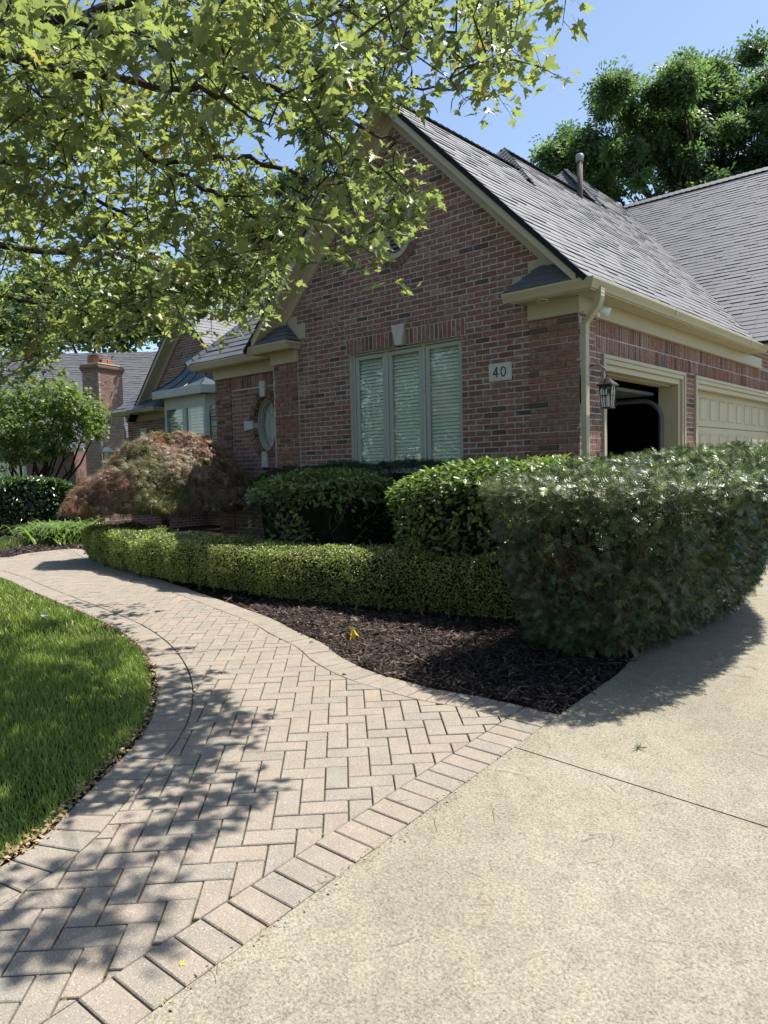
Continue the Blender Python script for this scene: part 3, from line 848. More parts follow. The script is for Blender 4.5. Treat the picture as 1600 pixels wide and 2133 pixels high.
# mortar face with an oval hole, drawn as a ring of quads out to the edges
nseg = 48; ring = []; outer = []
for i in range(nseg):
    t = 2*math.pi*i/nseg; c, s = math.cos(t), math.sin(t)
    ring.append((OX+OR[0]*c, OZ+OR[1]*s))
    hx = (-8.70-OX) if c > 0 else (-10.64-OX); hz = (ZF+.1-OZ) if s > 0 else (0-OZ)
    k = min(abs(hx/c) if abs(c) > 1e-6 else 1e9, abs(hz/s) if abs(s) > 1e-6 else 1e9); outer.append((OX+k*c, OZ+k*s))
v = [(x, YL+.007, z) for x, z in ring+outer]+[(x, YL+.20, z) for x, z in ring]
f = [(i, (i+1) % nseg, nseg+(i+1) % nseg, nseg+i) for i in range(nseg)]+[(i, 2*nseg+i, 2*nseg+(i+1) % nseg, (i+1) % nseg) for i in range(nseg)]
mb.add(v, f)
for cx, cz in ((-10.64, 0), (-8.70, 0), (-8.70, ZF+.1), (-10.64, ZF+.1)):
    near = sorted(range(nseg), key=lambda i: math.hypot(outer[i][0]-cx, outer[i][1]-cz))[:2]
    mb.add([(cx, YL+.007, cz), (outer[near[0]][0], YL+.007, outer[near[0]][1]), (outer[near[1]][0], YL+.007, outer[near[1]][1])], [(0, 1, 2)])
mb.box((-10.64, YL+.008, 0), (-10.60, 12.2, ZF+.1)); mb.box((-8.70, YW+.001, 0), (-8.665, YL+.05, ZF+.1))
wall_l = mb.build('oval_bay_wall', M['mortar'], house)
lay(lw, wall_l, 260, hole=(OX, OZ, OR[0]+.06, OR[1]+.06), exclude=[(-10.66, -10.22, -1, ZF)], soldier=[(-10.22, -8.72, 2.91, ZF)])
rest = MB(); k = 0
nb = 38
for i in range(nb):
    t0, t1 = 2*math.pi*i/nb, 2*math.pi*(i+1)/nb; tm = (t0+t1)/2
    if min(abs(math.degrees(tm)-q) for q in (90, 180, 270)) < 6: continue
    e = .09/nb; g = .006
    pt = lambda t, r: (OX+(OR[0]+r)*math.cos(t), OZ+(OR[1]+r)*math.sin(t))
    poly = [pt(t0, 0), pt(t0, .115), pt(t1, .115), pt(t1, 0)]
    poly = poly if area(poly) > 0 else poly[::-1]
    r = brick_faces(poly, .012, lw, .003)
    if r: MB().add([(x, y if y > YL+.015 else y, z) for x, y, z in r[0]], r[1]).build('brick', M['brick'], wall_l, centre=True)
for i in range(40):                              # header bricks lining the reveal
    t0, t1 = 2*math.pi*i/40+.008, 2*math.pi*(i+1)/40-.008
    v = []
    for t in (t0, t1):
        for r, y in ((-.008, YL-.008), (-.008, YL+.11)):
            v.append((OX+(OR[0]+r)*math.cos(t), y, OZ+(OR[1]+r)*math.sin(t)))
    rest.add(v, [(0, 1, 3, 2)], random.random())
rest.build('reveal_bricks', M['brick'], wall_l, kind='stuff')
# corner quoins beside the bay
for (a0, a1) in ((-10.66, -10.22),):
    pw = Wall((0, YL, 0), (1, 0, 0), (0, -1, 0), [(a0, 0), (a1, 0), (a1, ZF), (a0, ZF)])
    br = MB(); k = -46
    while ZC+k*CH < ZF-.01:
        z0 = ZC+k*CH; out = .004 if k % 7 == 3 else .024; w = a1-a0
        for p, q in (((0, w*.5), (w*.5, w)) if k % 2 else ((0, w*.25), (w*.25, w*.75), (w*.75, w))):
            r = brick_faces([(a0+p, z0), (a0+q, z0), (a0+q, z0+CH), (a0+p, z0+CH)], out, pw); br.add(*r, rnd=random.random())
        # same bricks turn the corner
        k += 1
    br.build('quoin_bricks', M['brick'], wall_l, kind='stuff')
def trapezoid(name, pts, y, d, mat='stone', parent=house):
    o = MB().prism([(x, y, z) for x, z in pts], (0, d, 0)).build(name, M[mat], parent, centre=True); return bevel(o, .004)
r0, r1 = OR
trapezoid('keystone', [(OX-.055, OZ+r1-.005), (OX+.055, OZ+r1-.005), (OX+.08, OZ+r1+.25), (OX-.08, OZ+r1+.25)], YL-.05, .14)
trapezoid('keystone', [(OX-.055, OZ-r1+.005), (OX-.075, OZ-r1-.25), (OX+.075, OZ-r1-.25), (OX+.055, OZ-r1+.005)], YL-.05, .14)
trapezoid('keystone', [(OX-r0+.01, OZ-.06), (OX-r0+.01, OZ+.06), (OX-r0-.22, OZ+.085), (OX-r0-.22, OZ-.085)], YL-.035, .14)
# oval window: stepped frame, glass, muntins
win_o = MB()
def oval_ring(mb, ri, ro, y0, y1, n=48):
    v = []
    for i in range(n):
        t = 2*math.pi*i/n; c, s = math.cos(t), math.sin(t)
        for (a, b), y in ((ri, y0), (ro, y0), (ro, y1), (ri, y1)): v.append((OX+a*c, y, OZ+b*s))
    f = []
    for i in range(n):
        j = (i+1) % n
        for k in range(4): f.append((4*i+k, 4*j+k, 4*j+(k+1) % 4, 4*i+(k+1) % 4))
    mb.add(v, f)
oval_ring(win_o, (r0-.032, r1-.034), (r0-.004, r1-.004), YL+.075, YL+.16)
oval_ring(win_o, (r0-.062, r1-.064), (r0-.030, r1-.032), YL+.105, YL+.17)
wo_ = win_o.build('oval_window', M['casing'], house)
mb = MB(); mb.add([(OX+(r0-.058)*math.cos(t), YL+.150, OZ+(r1-.060)*math.sin(t)) for t in np.linspace(0, 2*math.pi, 49)[:-1]], [tuple(range(48))]); mb.build('pane', M['glass'], wo_)
mb = MB(); mb.add([(OX+(r0-.058)*math.cos(t), YL+.185, OZ+(r1-.060)*math.sin(t)) for t in np.linspace(0, 2*math.pi, 49)[:-1]], [tuple(range(48))]); mb.build('blind', M['shutter'], wo_)
mb = MB(); oval_ring(mb, (.105, .195), (.118, .210), YL+.133, YL+.147, 32)
mo = mb.build('muntin', M['muntin'], wo_)
for i in range(8):
    t = 2*math.pi*i/8; c, s = math.cos(t), math.sin(t)
    MB().tube([(OX+.117*c, YL+.140, OZ+.208*s), (OX+(r0-.058)*c, YL+.140, OZ+(r1-.060)*s)], .006, 4).build('muntin', M['muntin'], wo_, centre=True)
# eaves of the bay
bx('frieze_board', (-10.68, YL-.045, ZF), (-8.70, YL+.02, 3.30))
bx('soffit', (-11.0, 7.38, 3.298), (-8.72, YL+.01, 3.318)); bx('soffit', (-11.0, YL+.012, 3.298), (-10.62, 12, 3.318))
bx('fascia_board', (-11.0, 7.36, 3.285), (-8.72, 7.38, 3.40))
gutter('gutter', [(-11.06, 12.0), (-11.06, 7.30), (-8.72, 7.30)])
roof_plane(house, 'bay_roof_slope', (-11.06, 7.30, 3.405), (1, 0, 0), (0, S2, S2), [(0, 0), (2.55, 0), (2.55, 1.75/S2), (1.75, 1.75/S2)], single=80)
roof_plane(house, 'bay_side_slope', (-11.06, 7.30, 3.405), (0, 1, 0), (S2, 0, S2), [(0, 0), (1.75, 1.75/S2), (4.9, 1.75/S2), (4.9, 0)])
caps((-11.06, 7.30, 3.41), (-9.35, 9.01, 5.12), 'hip_cap', w=.10)
# second gable rising behind the bay
dz = lambda x: 6.38-abs(x+9.6)
dw = Wall((0, 9.3, 0), (1, 0, 0), (0, -1, 0), [(-11.9, 3.75), (-7.3, 3.75), (-9.6, 6.05)])
mb = MB(); dw.slab(mb); wd = mb.build('upper_gable_wall', M['mortar'], house); lay(dw, wd, 40)
rakes(-9.6, -7.4, -12.3, 9.0, 9.3, dz, house)
for s_ in (1, -1):
    x1 = -9.6+2.75*s_
    MB().add([(-9.6, 8.98, 6.38), (-9.6, 13, 6.38), (x1, 13, 6.38-2.75), (x1, 8.98, 6.38-2.75), (-9.6, 8.98, 6.34), (-9.6, 13, 6.34), (x1, 13, 3.59), (x1, 8.98, 3.59)],
             [(0, 1, 2, 3), (4, 7, 6, 5), (0, 3, 7, 4), (0, 4, 5, 1)]).build('upper_gable_roof', M['shingle_edge'], house)

# --- triple casement window
YG = YW+.075
win = MB(); fw = .045
win.box((WX0, YW+.05, WZ0), (WX0+fw, YW+.13, WZ1)); win.box((WX1-fw*.5, YW+.05, WZ0), (WX1, YW+.13, WZ1)); win.box((WX0+fw, YW+.051, WZ1-.03), (WX1-fw*.5, YW+.13, WZ1)); win.box((WX0+fw, YW+.03, WZ0), (WX1-fw*.5, YW+.13, WZ0+.05))
tw = (WX1-WX0)/3
mull = [WX0+tw, WX0+2*tw]
for m_ in mull: win.box((m_-.022, YW+.052, WZ0+.05), (m_+.022, YW+.13, WZ1-.03))
wobj = bevel(win.build('casement_window', M['casing'], house), .004)
edges = [WX0+fw, mull[0]-.022, mull[0]+.022, mull[1]-.022, mull[1]+.022, WX1-fw*.5]
for i in range(3):
    a, b = edges[2*i]+.006, edges[2*i+1]-.006; z0, z1 = WZ0+.058, WZ1-.038; sw = .052
    mb = MB(); mb.box((a, YW+.062, z0), (a+sw, YW+.105, z1)); mb.box((b-sw, YW+.062, z0), (b, YW+.105, z1)); mb.box((a+sw, YW+.0625, z1-sw), (b-sw, YW+.105, z1)); mb.box((a+sw, YW+.0625, z0), (b-sw, YW+.105, z0+sw))
    bevel(mb.build('sash', M['casing'], wobj, centre=True), .005)
    MB().box((a+sw-.005, YW+.082, z0+sw-.005), (b-sw+.005, YW+.086, z1-sw+.005)).build('pane', M['glass'], wobj, centre=True)
    z = z1-.02; sm = None
    while z > z0+.03:
        if sm is None:
            q = MB(); w_ = (b-a)/2-.008; q.hexa([(-w_, -.016, -.024), (w_, -.016, -.024), (w_, -.012, -.026), (-w_, -.012, -.026), (-w_, .008, .020), (w_, .008, .020), (w_, .012, .018), (-w_, .012, .018)])
            sm = q.mesh('slat'); sm.materials.append(M['blind'])
        o = link('slat', sm, None, wobj, ((a+b)/2, YW+.125, z)); z -= .046
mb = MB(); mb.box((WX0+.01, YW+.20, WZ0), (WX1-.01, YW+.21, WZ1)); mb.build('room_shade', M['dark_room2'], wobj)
mb = MB()
for x in (WX0, WX1): mb.box((x-.0, YW+.0, WZ0), (x+(.004 if x == WX0 else -.004), YW+.2, WZ1))
trapezoid('keystone', [(-6.235, ZC+.008), (-6.115, ZC+.008), (-6.078, 3.372), (-6.286, 3.372)], YW-.028, .08)
# round vent in the gable
mb = MB()
for i in range(32):
    t0, t1 = 2*math.pi*i/32, 2*math.pi*(i+1)/32
    pt = lambda t, r: (RND[0]+(RND[2]+r)*math.cos(t), RND[1]+(RND[3]+r)*math.sin(t))
    poly = [pt(t0, 0), pt(t0, .11), pt(t1, .11), pt(t1, 0)]; poly = poly if area(poly) > 0 else poly[::-1]
    r = brick_faces(poly, .012, gw, .003)
    MB().add(*r).build('brick', M['brick'], wall_g, centre=True)
def ell(mb, c, ri, ro, y0, y1, n=40):
    v = []; f = []
    for i in range(n):
        t = 2*math.pi*i/n
        for (a, b), y in ((ri, y0), (ro, y0), (ro, y1), (ri, y1)): v.append((c[0]+a*math.cos(t), y, c[1]+b*math.sin(t)))
    for i in range(n):
        j = (i+1) % n
        for k in range(4): f.append((4*i+k, 4*j+k, 4*j+(k+1) % 4, 4*i+(k+1) % 4))
    return mb.add(v, f)
ell(mb, RND, (RND[2]-.07, RND[3]-.07), (RND[2]-.002, RND[3]-.002), YW-.03, YW+.02)
gv = mb.build('gable_vent', M['trim'], house)
mb = MB(); mb.add([(RND[0]+(RND[2]-.06)*math.cos(t), YW-.008, RND[1]+(RND[3]-.06)*math.sin(t)) for t in np.linspace(0, 2*math.pi, 41)[:-1]], [tuple(range(40))]); mb.build('vent_dark_disc', M['black'], gv)  # black disc on the solid wall stands in for the dark opening
z = RND[1]-RND[3]+.10
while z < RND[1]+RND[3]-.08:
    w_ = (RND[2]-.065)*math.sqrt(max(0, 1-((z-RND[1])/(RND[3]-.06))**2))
    MB().hexa([(RND[0]-w_, YW-.03, z-.02), (RND[0]+w_, YW-.03, z-.02), (RND[0]+w_, YW-.012, z+.015), (RND[0]-w_, YW-.012, z+.015), (RND[0]-w_, YW-.03, z-.012), (RND[0]+w_, YW-.03, z-.012), (RND[0]+w_, YW-.012, z+.023), (RND[0]-w_, YW-.012, z+.023)]).build('louver', M['dark_room2'], gv)  # louvers coloured dark to imitate the unlit inside
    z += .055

# --- garage openings
def profile_frame(y0, y1, z1, name, bandw=.17, right=True):
    """stepped casing round a garage opening: head and jambs"""
    p = MB(); steps = [(0, .045, .028), (.045, .10, .012), (.10, .17, -.02)]
    for a, b, out in steps:
        p.box((XC-.12, y0+(a if True else 0), z1-b), (XC+out, y1-a, z1-a))
        p.box((XC-.12, y0+a, 0), (XC+out-.001, y0+b, z1-b)); p.box((XC-.12, y1-b, 0), (XC+out-.001, y1-a, z1-b))
    p.box((XC-.30, y0+.17, z1-.185), (XC-.12, y1-.17, z1-.17)); p.box((XC-.30, y1-.17, 0), (XC-.121, y1-.155, z1-.185)); p.box((XC-.30, y0+.155, 0), (XC-.121, y0+.17, z1-.185))
    return bevel(p.build(name, M['trim'], house), .004)
profile_frame(*GO[0][:2], GO[0][3]-.004, 'door_casing'); profile_frame(*GO[1][:2], GO[1][3]-.004, 'door_casing')
# room behind the open door
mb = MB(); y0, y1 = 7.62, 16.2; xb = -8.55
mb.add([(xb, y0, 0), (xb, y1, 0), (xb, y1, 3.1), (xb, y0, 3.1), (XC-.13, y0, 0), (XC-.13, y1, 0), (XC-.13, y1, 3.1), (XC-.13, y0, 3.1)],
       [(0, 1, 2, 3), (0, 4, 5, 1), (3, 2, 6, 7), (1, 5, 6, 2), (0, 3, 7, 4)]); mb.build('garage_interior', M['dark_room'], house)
mb = MB(); mb.box((XC-.9, 8.05, 2.46), (XC-.35, 10.2, 2.50)); mb.box((XC-.95, 8.0, 2.36), (XC-.88, 10.2, 2.45)); mb.build('door_header_panel', M['track'], house)
arc = [(XC-.24, 10.19, z) for z in np.linspace(0.3, 2.12, 6)]+[(XC-.24-.28*(1-math.cos(t)), 10.19, 2.12+.28*math.sin(t)) for t in np.linspace(.2, math.pi/2, 8)]+[(XC-3.2, 10.19, 2.41)]
MB().tube(arc, .034, 6).build('door_track', M['track'], house)
arc = [(XC-.30, 7.93, z) for z in np.linspace(0.3, 1.95, 6)]+[(XC-.30-.42*(1-math.cos(t)), 7.93, 1.95+.42*math.sin(t)) for t in np.linspace(.2, math.pi/2, 8)]+[(XC-3.2, 7.93, 2.38)]
MB().tube(arc, .034, 6).build('door_track', M['track'], house)
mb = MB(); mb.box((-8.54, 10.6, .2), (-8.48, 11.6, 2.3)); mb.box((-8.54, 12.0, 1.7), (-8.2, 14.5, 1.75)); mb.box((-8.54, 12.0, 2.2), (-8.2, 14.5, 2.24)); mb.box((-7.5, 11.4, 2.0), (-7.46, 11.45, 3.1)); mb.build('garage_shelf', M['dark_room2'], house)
# closed sectional door
dy0, dy1, dz1 = GO[1][0]+.17, GO[1][1]-.17, GO[1][3]-.17
door = MB().box((XC-.21, dy0, 0), (XC-.19, dy1, dz1)).build('garage_door', M['trim_dark'], house)
rowh = .53
for r in range(5):
    zt = dz1-.005-r*rowh; zb = max(.05, zt-rowh+.008)
    if zt < .1: break
    sec = MB().box((XC-.19, dy0+.003, zb), (XC-.155, dy1-.003, zt)).build('door_section', M['trim'], door, centre=True); bevel(sec, .004)
    n = 10; pw_ = (dy1-dy0)/n
    for i in range(n):
        a, b = dy0+i*pw_+.055, dy0+(i+1)*pw_-.055; z0, z1 = zb+.09, zt-.09; s1 = .022
        v = [(XC-.154, a, z0), (XC-.154, b, z0), (XC-.154, b, z1), (XC-.154, a, z1), (XC-.142, a+s1, z0+s1), (XC-.142, b-s1, z0+s1), (XC-.142, b-s1, z1-s1), (XC-.142, a+s1, z1-s1),
             (XC-.147, a+2.2*s1, z0+2.2*s1), (XC-.147, b-2.2*s1, z0+2.2*s1), (XC-.147, b-2.2*s1, z1-2.2*s1), (XC-.147, a+2.2*s1, z1-2.2*s1)]
        f = [(0, 1, 5, 4), (1, 2, 6, 5), (2, 3, 7, 6), (3, 0, 4, 7), (4, 5, 9, 8), (5, 6, 10, 9), (6, 7, 11, 10), (7, 4, 8, 11), (8, 9, 10, 11)]
        o = MB().add(v, f).build('panel', M['trim'], door, centre=True)

# --- downspout at the corner
dsx, dsy = XC+.075, YW+.18
pts = [(-3.40, 7.20, 3.31), (-3.40, 7.20, 3.24), (-3.44, 7.22, 3.17), (-3.52, 7.30, 3.10), (dsx-.01, dsy-.04, 3.04), (dsx, dsy, 2.97), (dsx, dsy, 2.90)]
def rect_tube(mb, pts, a, b):
    """rectangular pipe swept along points, sides kept square to X and Y"""
    rings = []
    for i, p in enumerate(pts):
        rings += [(p[0]-a, p[1]-b, p[2]), (p[0]+a, p[1]-b, p[2]), (p[0]+a, p[1]+b, p[2]), (p[0]-a, p[1]+b, p[2])]
    f = [(4*i+k, 4*i+(k+1) % 4, 4*i+4+(k+1) % 4, 4*i+4+k) for i in range(len(pts)-1) for k in range(4)]
    return mb.add(rings, f)
cp = onX(1223, 640, dsx)
dsy = onX(1229.5, 800, dsx+.035)[1]-.045
fine = []
P_ = [np.array(p) for p in [(-3.40, 7.19, 3.33), (-3.40, 7.19, 3.22), (-3.44, 7.21, 3.14), (-3.53, (7.19+dsy)/2, 3.06), (dsx, dsy, 3.00), (dsx, dsy, 2.88)]]
for i in range(len(P_)-1):
    for t in np.linspace(0, 1, 6, endpoint=False): fine.append(P_[i]*(1-t)+P_[i+1]*t)
# smooth
for _ in range(3): fine = [fine[0]]+[(fine[i-1]+2*fine[i]+fine[i+1])/4 for i in range(1, len(fine)-1)]+[fine[-1]]
mb = MB(); ring = []
for i, p in enumerate(fine):
    k = 1.0+(.07 if i % 2 else 0); ring.append((p, k))
v = []; f = []
for p, k in ring: v += [(p[0]-.031*k, p[1]-.042*k, p[2]), (p[0]+.031*k, p[1]-.042*k, p[2]-.02 if False else p[2]), (p[0]+.031*k, p[1]+.042*k, p[2]), (p[0]-.031*k, p[1]+.042*k, p[2])]
f = [(4*i+k, 4*i+(k+1) % 4, 4*i+4+(k+1) % 4, 4*i+4+k) for i in range(len(ring)-1) for k in range(4)]
mb.add(v, f); ds = mb.build('downspout', M['trim'], house)
mb = MB(); rect_tube(mb, [(dsx, dsy, 2.93), (dsx, dsy, .3)], .031, .042); bevel(mb.build('downspout_pipe', M['trim'], ds), .006)
for z in (2.62, 1.9): MB().box((XC-.0, dsy-.044, z), (dsx+.033, dsy+.044, z+.025)).build('strap', M['trim'], ds)

# ------------------------------------------------------------------ W: wing with the bay window, farther left
YB = 11.37
q = onY(371, 634, YB-.3); WAX, WAZ = q[0], q[2]
wz = lambda x: WAZ-abs(x-WAX)*1.02
qL = onY(266, 880, YB)[0]
gl = -(WAZ-3.42)/1.02+WAX
ww = Wall((0, YB, 0), (1, 0, 0), (0, -1, 0), [(qL, 0), (-11.2, 0), (-11.2, 3.36), (qL, 3.36)], [(onY(350, 900, YB)[0], -14.6, 1.0, 3.36)])
mb = MB(); ww.slab(mb); mb.box((qL, YB+.007, 0), (qL+.1, YB+6, 3.3)); w_w = mb.build('wing_wall', M['mortar'], house); lay(ww, w_w, 60)
wg = Wall((0, YB, 0), (1, 0, 0), (0, -1, 0), [(gl+.30, 3.36), (2*WAX-gl-.30, 3.36), (WAX, WAZ-.34)])
mb = MB(); wg.slab(mb); w_g = mb.build('wing_gable', M['mortar'], house); lay(wg, w_g, 200)
def wrakes():
    rakes(WAX, WAX+2.55, gl+.10, YB-.30, YB, wz, house)
wrakes()
L_ = (WAZ-3.40)/1.02
nrm = math.hypot(1, 1.02)
roof_plane(house, 'wing_east_slope', (WAX+L_, YB-.32, 3.40), (0, 1, 0), (-1/nrm, 0, 1.02/nrm), [(0, 0), (9, 0), (9, L_*nrm), (0, L_*nrm)], single=60)
MB().add([(WAX, YB-.32, WAZ), (WAX, YB+9, WAZ), (gl-.3, YB+9, 3.1), (gl-.3, YB-.32, 3.1), (WAX, YB-.32, WAZ-.05), (gl-.3, YB-.32, 3.05)], [(0, 1, 2, 3), (0, 3, 5, 4)]).build('wing_west_slope', M['shingle_edge'], house)
caps((WAX, YB-.32, WAZ), (WAX, YB+8, WAZ))
# its return and small side roof
xa = onY(334, 838, YB-.25)[0]
bx('frieze_board', (qL-.03, YB-.05, ZF), (xa+.0, YB+.02, 3.30))
bx('soffit', (qL-.3, YB-.26, 3.298), (xa+.1, YB+.01, 3.318)); bx('fascia_board', (qL-.3, YB-.28, 3.285), (xa+.1, YB-.26, 3.4))
gutter('gutter', [(qL-.36, YB+5), (qL-.36, YB-.33), (gl+.1, YB-.33), (gl+.1, YB-.55), (xa+.12, YB-.55), (xa+.12, YB)])
bx('soffit', (gl+.12, YB-.5, 3.296), (xa+.05, YB-.28, 3.316))
roof_plane(house, 'wing_side_slope', (qL-.36, YB-.33, 3.405), (1, 0, 0), (0, S2, S2), [(0, 0), (1.75, 0), (1.75, 1.2), (.85, 1.2)], single=30)
mb = MB(); mb.add([(gl+.1, YB-.55, 3.41), (xa+.12, YB-.55, 3.41), (xa-.2, YB, 3.72), (gl+.45, YB, 3.72), (xa+.12, YB, 3.41)], [(0, 1, 2, 3), (1, 4, 2)]); mb.build('return_roof', M['copper'], house)
elb = [(qL-.33, YB-.30, 3.32), (qL-.33, YB-.30, 3.2), (qL-.25, YB-.25, 3.08), (qL-.06, YB-.10, 2.98), (qL-.05, YB-.08, 2.85), (qL-.05, YB-.08, .3)]
MB().tube(elb, .04, 8).build('wing_downspout', M['trim'], house, True)
# tall narrow window left of the bay
x0, x1 = onY(292, 900, YB)[0], onY(306, 900, YB)[0]
nw = MB().box((x0, YB-.01, 1.2), (x1, YB+.04, 2.9)).build('narrow_window', M['casing'], house); MB().box((x0+.06, YB-.016, 1.26), (x1-.06, YB-.011, 2.84)).build('pane', M['glass'], nw)
# bay window: three faces, flared metal roof
bl = onY(344, 850, YB-.35)[0]; bay = MB()
zt, zb_ = 3.54, .6; pA = (bl, YB); pB = (bl+.42, YB-.62); pC = (-15.55, YB-.62); pD = (-15.1, YB)
def face(mb, p, q, z0, z1, th=.05):
    p, q = np.array(p), np.array(q); d = (q-p)/np.linalg.norm(q-p); n = np.array([d[1], -d[0]])
    a, b = p-n*th, q-n*th
    mb.hexa([(p[0], p[1], z0), (q[0], q[1], z0), (b[0], b[1], z0), (a[0], a[1], z0), (p[0], p[1], z1), (q[0], q[1], z1), (b[0], b[1], z1), (a[0], a[1], z1)])
for p, q in ((pA, pB), (pB, pC), (pC, pD)):
    face(bay, p, q, 3.32, zt); face(bay, p, q, zb_, 1.05)
bayo = bay.build('bay_window', M['casing'], house)
def framed(p, q, n, parent):
    p, q = np.array(p), np.array(q)
    d = (q-p); Ln = np.linalg.norm(d); d = d/Ln; nn = np.array([d[1], -d[0]])
    for i in range(n):
        a0, a1 = i*Ln/n, (i+1)*Ln/n
        def bxx(u0, u1, z0, z1, o0, o1, mat, name):
            c = [p+d*u0+nn*o1, p+d*u1+nn*o1, p+d*u1+nn*o0, p+d*u0+nn*o0]
            MB().hexa([(c_[0], c_[1], z0) for c_ in c]+[(c_[0], c_[1], z1) for c_ in c]).build(name, M[mat], parent, centre=True)
        bxx(a0, a0+.09, 1.05, 3.32, -.04, .01, 'casing', 'frame'); bxx(a1-.09, a1, 1.05, 3.32, -.04, .01, 'casing', 'frame')
        bxx(a0+.09, a1-.09, 3.23, 3.32, -.04, .008, 'casing', 'frame'); bxx(a0+.09, a1-.09, 1.05, 1.14, -.04, .008, 'casing', 'frame')
        bxx(a0+.09, a1-.09, 1.14, 3.23, -.02, -.015, 'glass', 'pane')
        z = 1.2
        while z < 3.18:
            c = [p+d*(a0+.13)-nn*.10, p+d*(a1-.13)-nn*.10]; k = nn*.035
            MB().hexa([(*(c[0]+k*.5), z-.035), (*(c[1]+k*.5), z-.035), (*(c[1]+k*.3), z-.035), (*(c[0]+k*.3), z-.035), (*(c[0]-k*.3), z+.03), (*(c[1]-k*.3), z+.03), (*(c[1]-k*.5), z+.03), (*(c[0]-k*.5), z+.03)]).build('slat', M['shutter'], parent)
            z += .082
        bxx((a0+a1)/2-.03, (a0+a1)/2+.03, 1.14, 3.23, -.15, -.12, 'shutter', 'shutter_stile')
framed(pA, pB, 1, bayo); framed(pB, pC, 2, bayo); framed(pC, pD, 1, bayo)
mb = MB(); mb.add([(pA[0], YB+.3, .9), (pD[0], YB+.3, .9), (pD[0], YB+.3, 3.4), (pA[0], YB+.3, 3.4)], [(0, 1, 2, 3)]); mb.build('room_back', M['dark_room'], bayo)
# eave band + flared roof
eA, eB, eC, eD = (bl-.28, YB), (bl+.22, YB-.86), (-15.35, YB-.86), (-14.85, YB)
mb = MB()
for p, q in ((eA, eB), (eB, eC), (eC, eD)): face(mb, p, q, 3.52, 3.72, .3)
mb.build('bay_fascia', M['casing'], bayo)
prof = [(0, 0), (.20, .10), (.42, .26), (.62, .46), (.76, .66), (.82, .80)]
top = {0: (bl+.62, YB), 1: (bl+.95, YB-.14), 2: (-16.0, YB-.14), 3: (-15.7, YB)}
ee = [eA, eB, eC, eD]; mb = MB(); rings = []
for t, h in prof:
    k = t/.82
    rings.append([(ee[i][0]+(top[i][0]-ee[i][0])*k, ee[i][1]+(top[i][1]-ee[i][1])*k, 3.72+h) for i in range(4)])
v = [p for r in rings for p in r]
mb.add(v, [(4*i+j, 4*i+j+1, 4*i+5+j, 4*i+4+j) for i in range(len(prof)-1) for j in range(3)]); br_ = mb.build('bay_roof', M['copper'], bayo)
for j in range(3):
    for fr in ([0, .34, .67, 1] if j == 1 else [0, .5, 1]):
        MB().tube([tuple(np.array(r[j])*(1-fr)+np.array(r[j+1])*fr+np.array((0, 0, .015))) for r in rings], .014, 5).build('seam', M['copper'], bayo)
MB().box((bl+.6, YB-.17, 4.50), (-15.7, YB+.01, 4.62)).build('bay_flashing', M['copper'], bayo)

# ================================================================== THE GROUND
def grid_sheet(name, xs, ys, off, mat, kind='structure', keep=None, parent=None):
    gx, gy = np.meshgrid(xs, ys, indexing='ij'); zz = gz(gx, gy)+off
    nx, ny = gx.shape; idx = np.arange(nx*ny).reshape(nx, ny)
    q = np.stack([idx[:-1, :-1], idx[1:, :-1], idx[1:, 1:], idx[:-1, 1:]], -1).reshape(-1, 4)
    if keep is not None:
        cx = (gx[:-1, :-1]+gx[1:, 1:]).reshape(-1)/2; cy = (gy[:-1, :-1]+gy[1:, 1:]).reshape(-1)/2; q = q[keep(cx, cy)]
    me = bpy.data.meshes.new(name); me.from_pydata(np.stack([gx, gy, zz], -1).reshape(-1, 3).tolist(), [], q.tolist()); me.shade_smooth()
    o = link(name, me, mat, parent)
    if kind: o['kind'] = kind
    return o
grid_sheet('ground', np.concatenate([np.linspace(-300, -30, 14), np.linspace(-28, 14, 85), np.linspace(20, 300, 14)]), np.concatenate([np.linspace(-300, -8, 12), np.linspace(-7, 26, 67), np.linspace(30, 400, 16)]), -.10, M['ground'])
def smooth(pts, n=6, it=1):
    """Catmull-Rom through points"""
    P = [np.array(p, float) for p in pts]; P = [2*P[0]-P[1]]+P+[2*P[-1]-P[-2]]; out = []
    for i in range(1, len(P)-2):
        for t in np.linspace(0, 1, n, endpoint=False):
            a, b, c, d = P[i-1], P[i], P[i+1], P[i+2]
            out.append(.5*((2*b)+(c-a)*t+(2*a-5*b+4*c-d)*t*t+(3*b-a-3*c+d)*t**3))
    out.append(P[-2]); return out
def resample(P, step):
    P = [np.array(p, float) for p in P]; out = [P[0]]; need = step
    for a, b in zip(P, P[1:]):
        Ln = np.linalg.norm(b-a); pos = 0
        while Ln-pos >= need:
            pos += need; out.append(a+(b-a)*pos/Ln); need = step
        need -= Ln-pos
    return out
# edges of the walk, measured on the ground plane
L_EDGE = smooth(G2([(-160, 1893), (0, 1804), (48, 1773), (103, 1732), (155, 1676), (200, 1631), (240, 1590), (280, 1550), (310, 1505), (325, 1462), (327, 1422), (315, 1382), (290, 1346), (250, 1314), (200, 1288), (125, 1256), (50, 1224), (0, 1202), (-120, 1166), (-300, 1120)]))
R_EDGE = smooth(G2([(1163, 1490), (1071, 1466), (995, 1449), (912, 1436), (844, 1418), (775, 1398), (713, 1369), (672, 1339), (617, 1314), (569, 1289), (500, 1264), (420, 1236), (330, 1205), (255, 1183), (200, 1165), (155, 1143), (60, 1152), (0, 1163)][:13]))
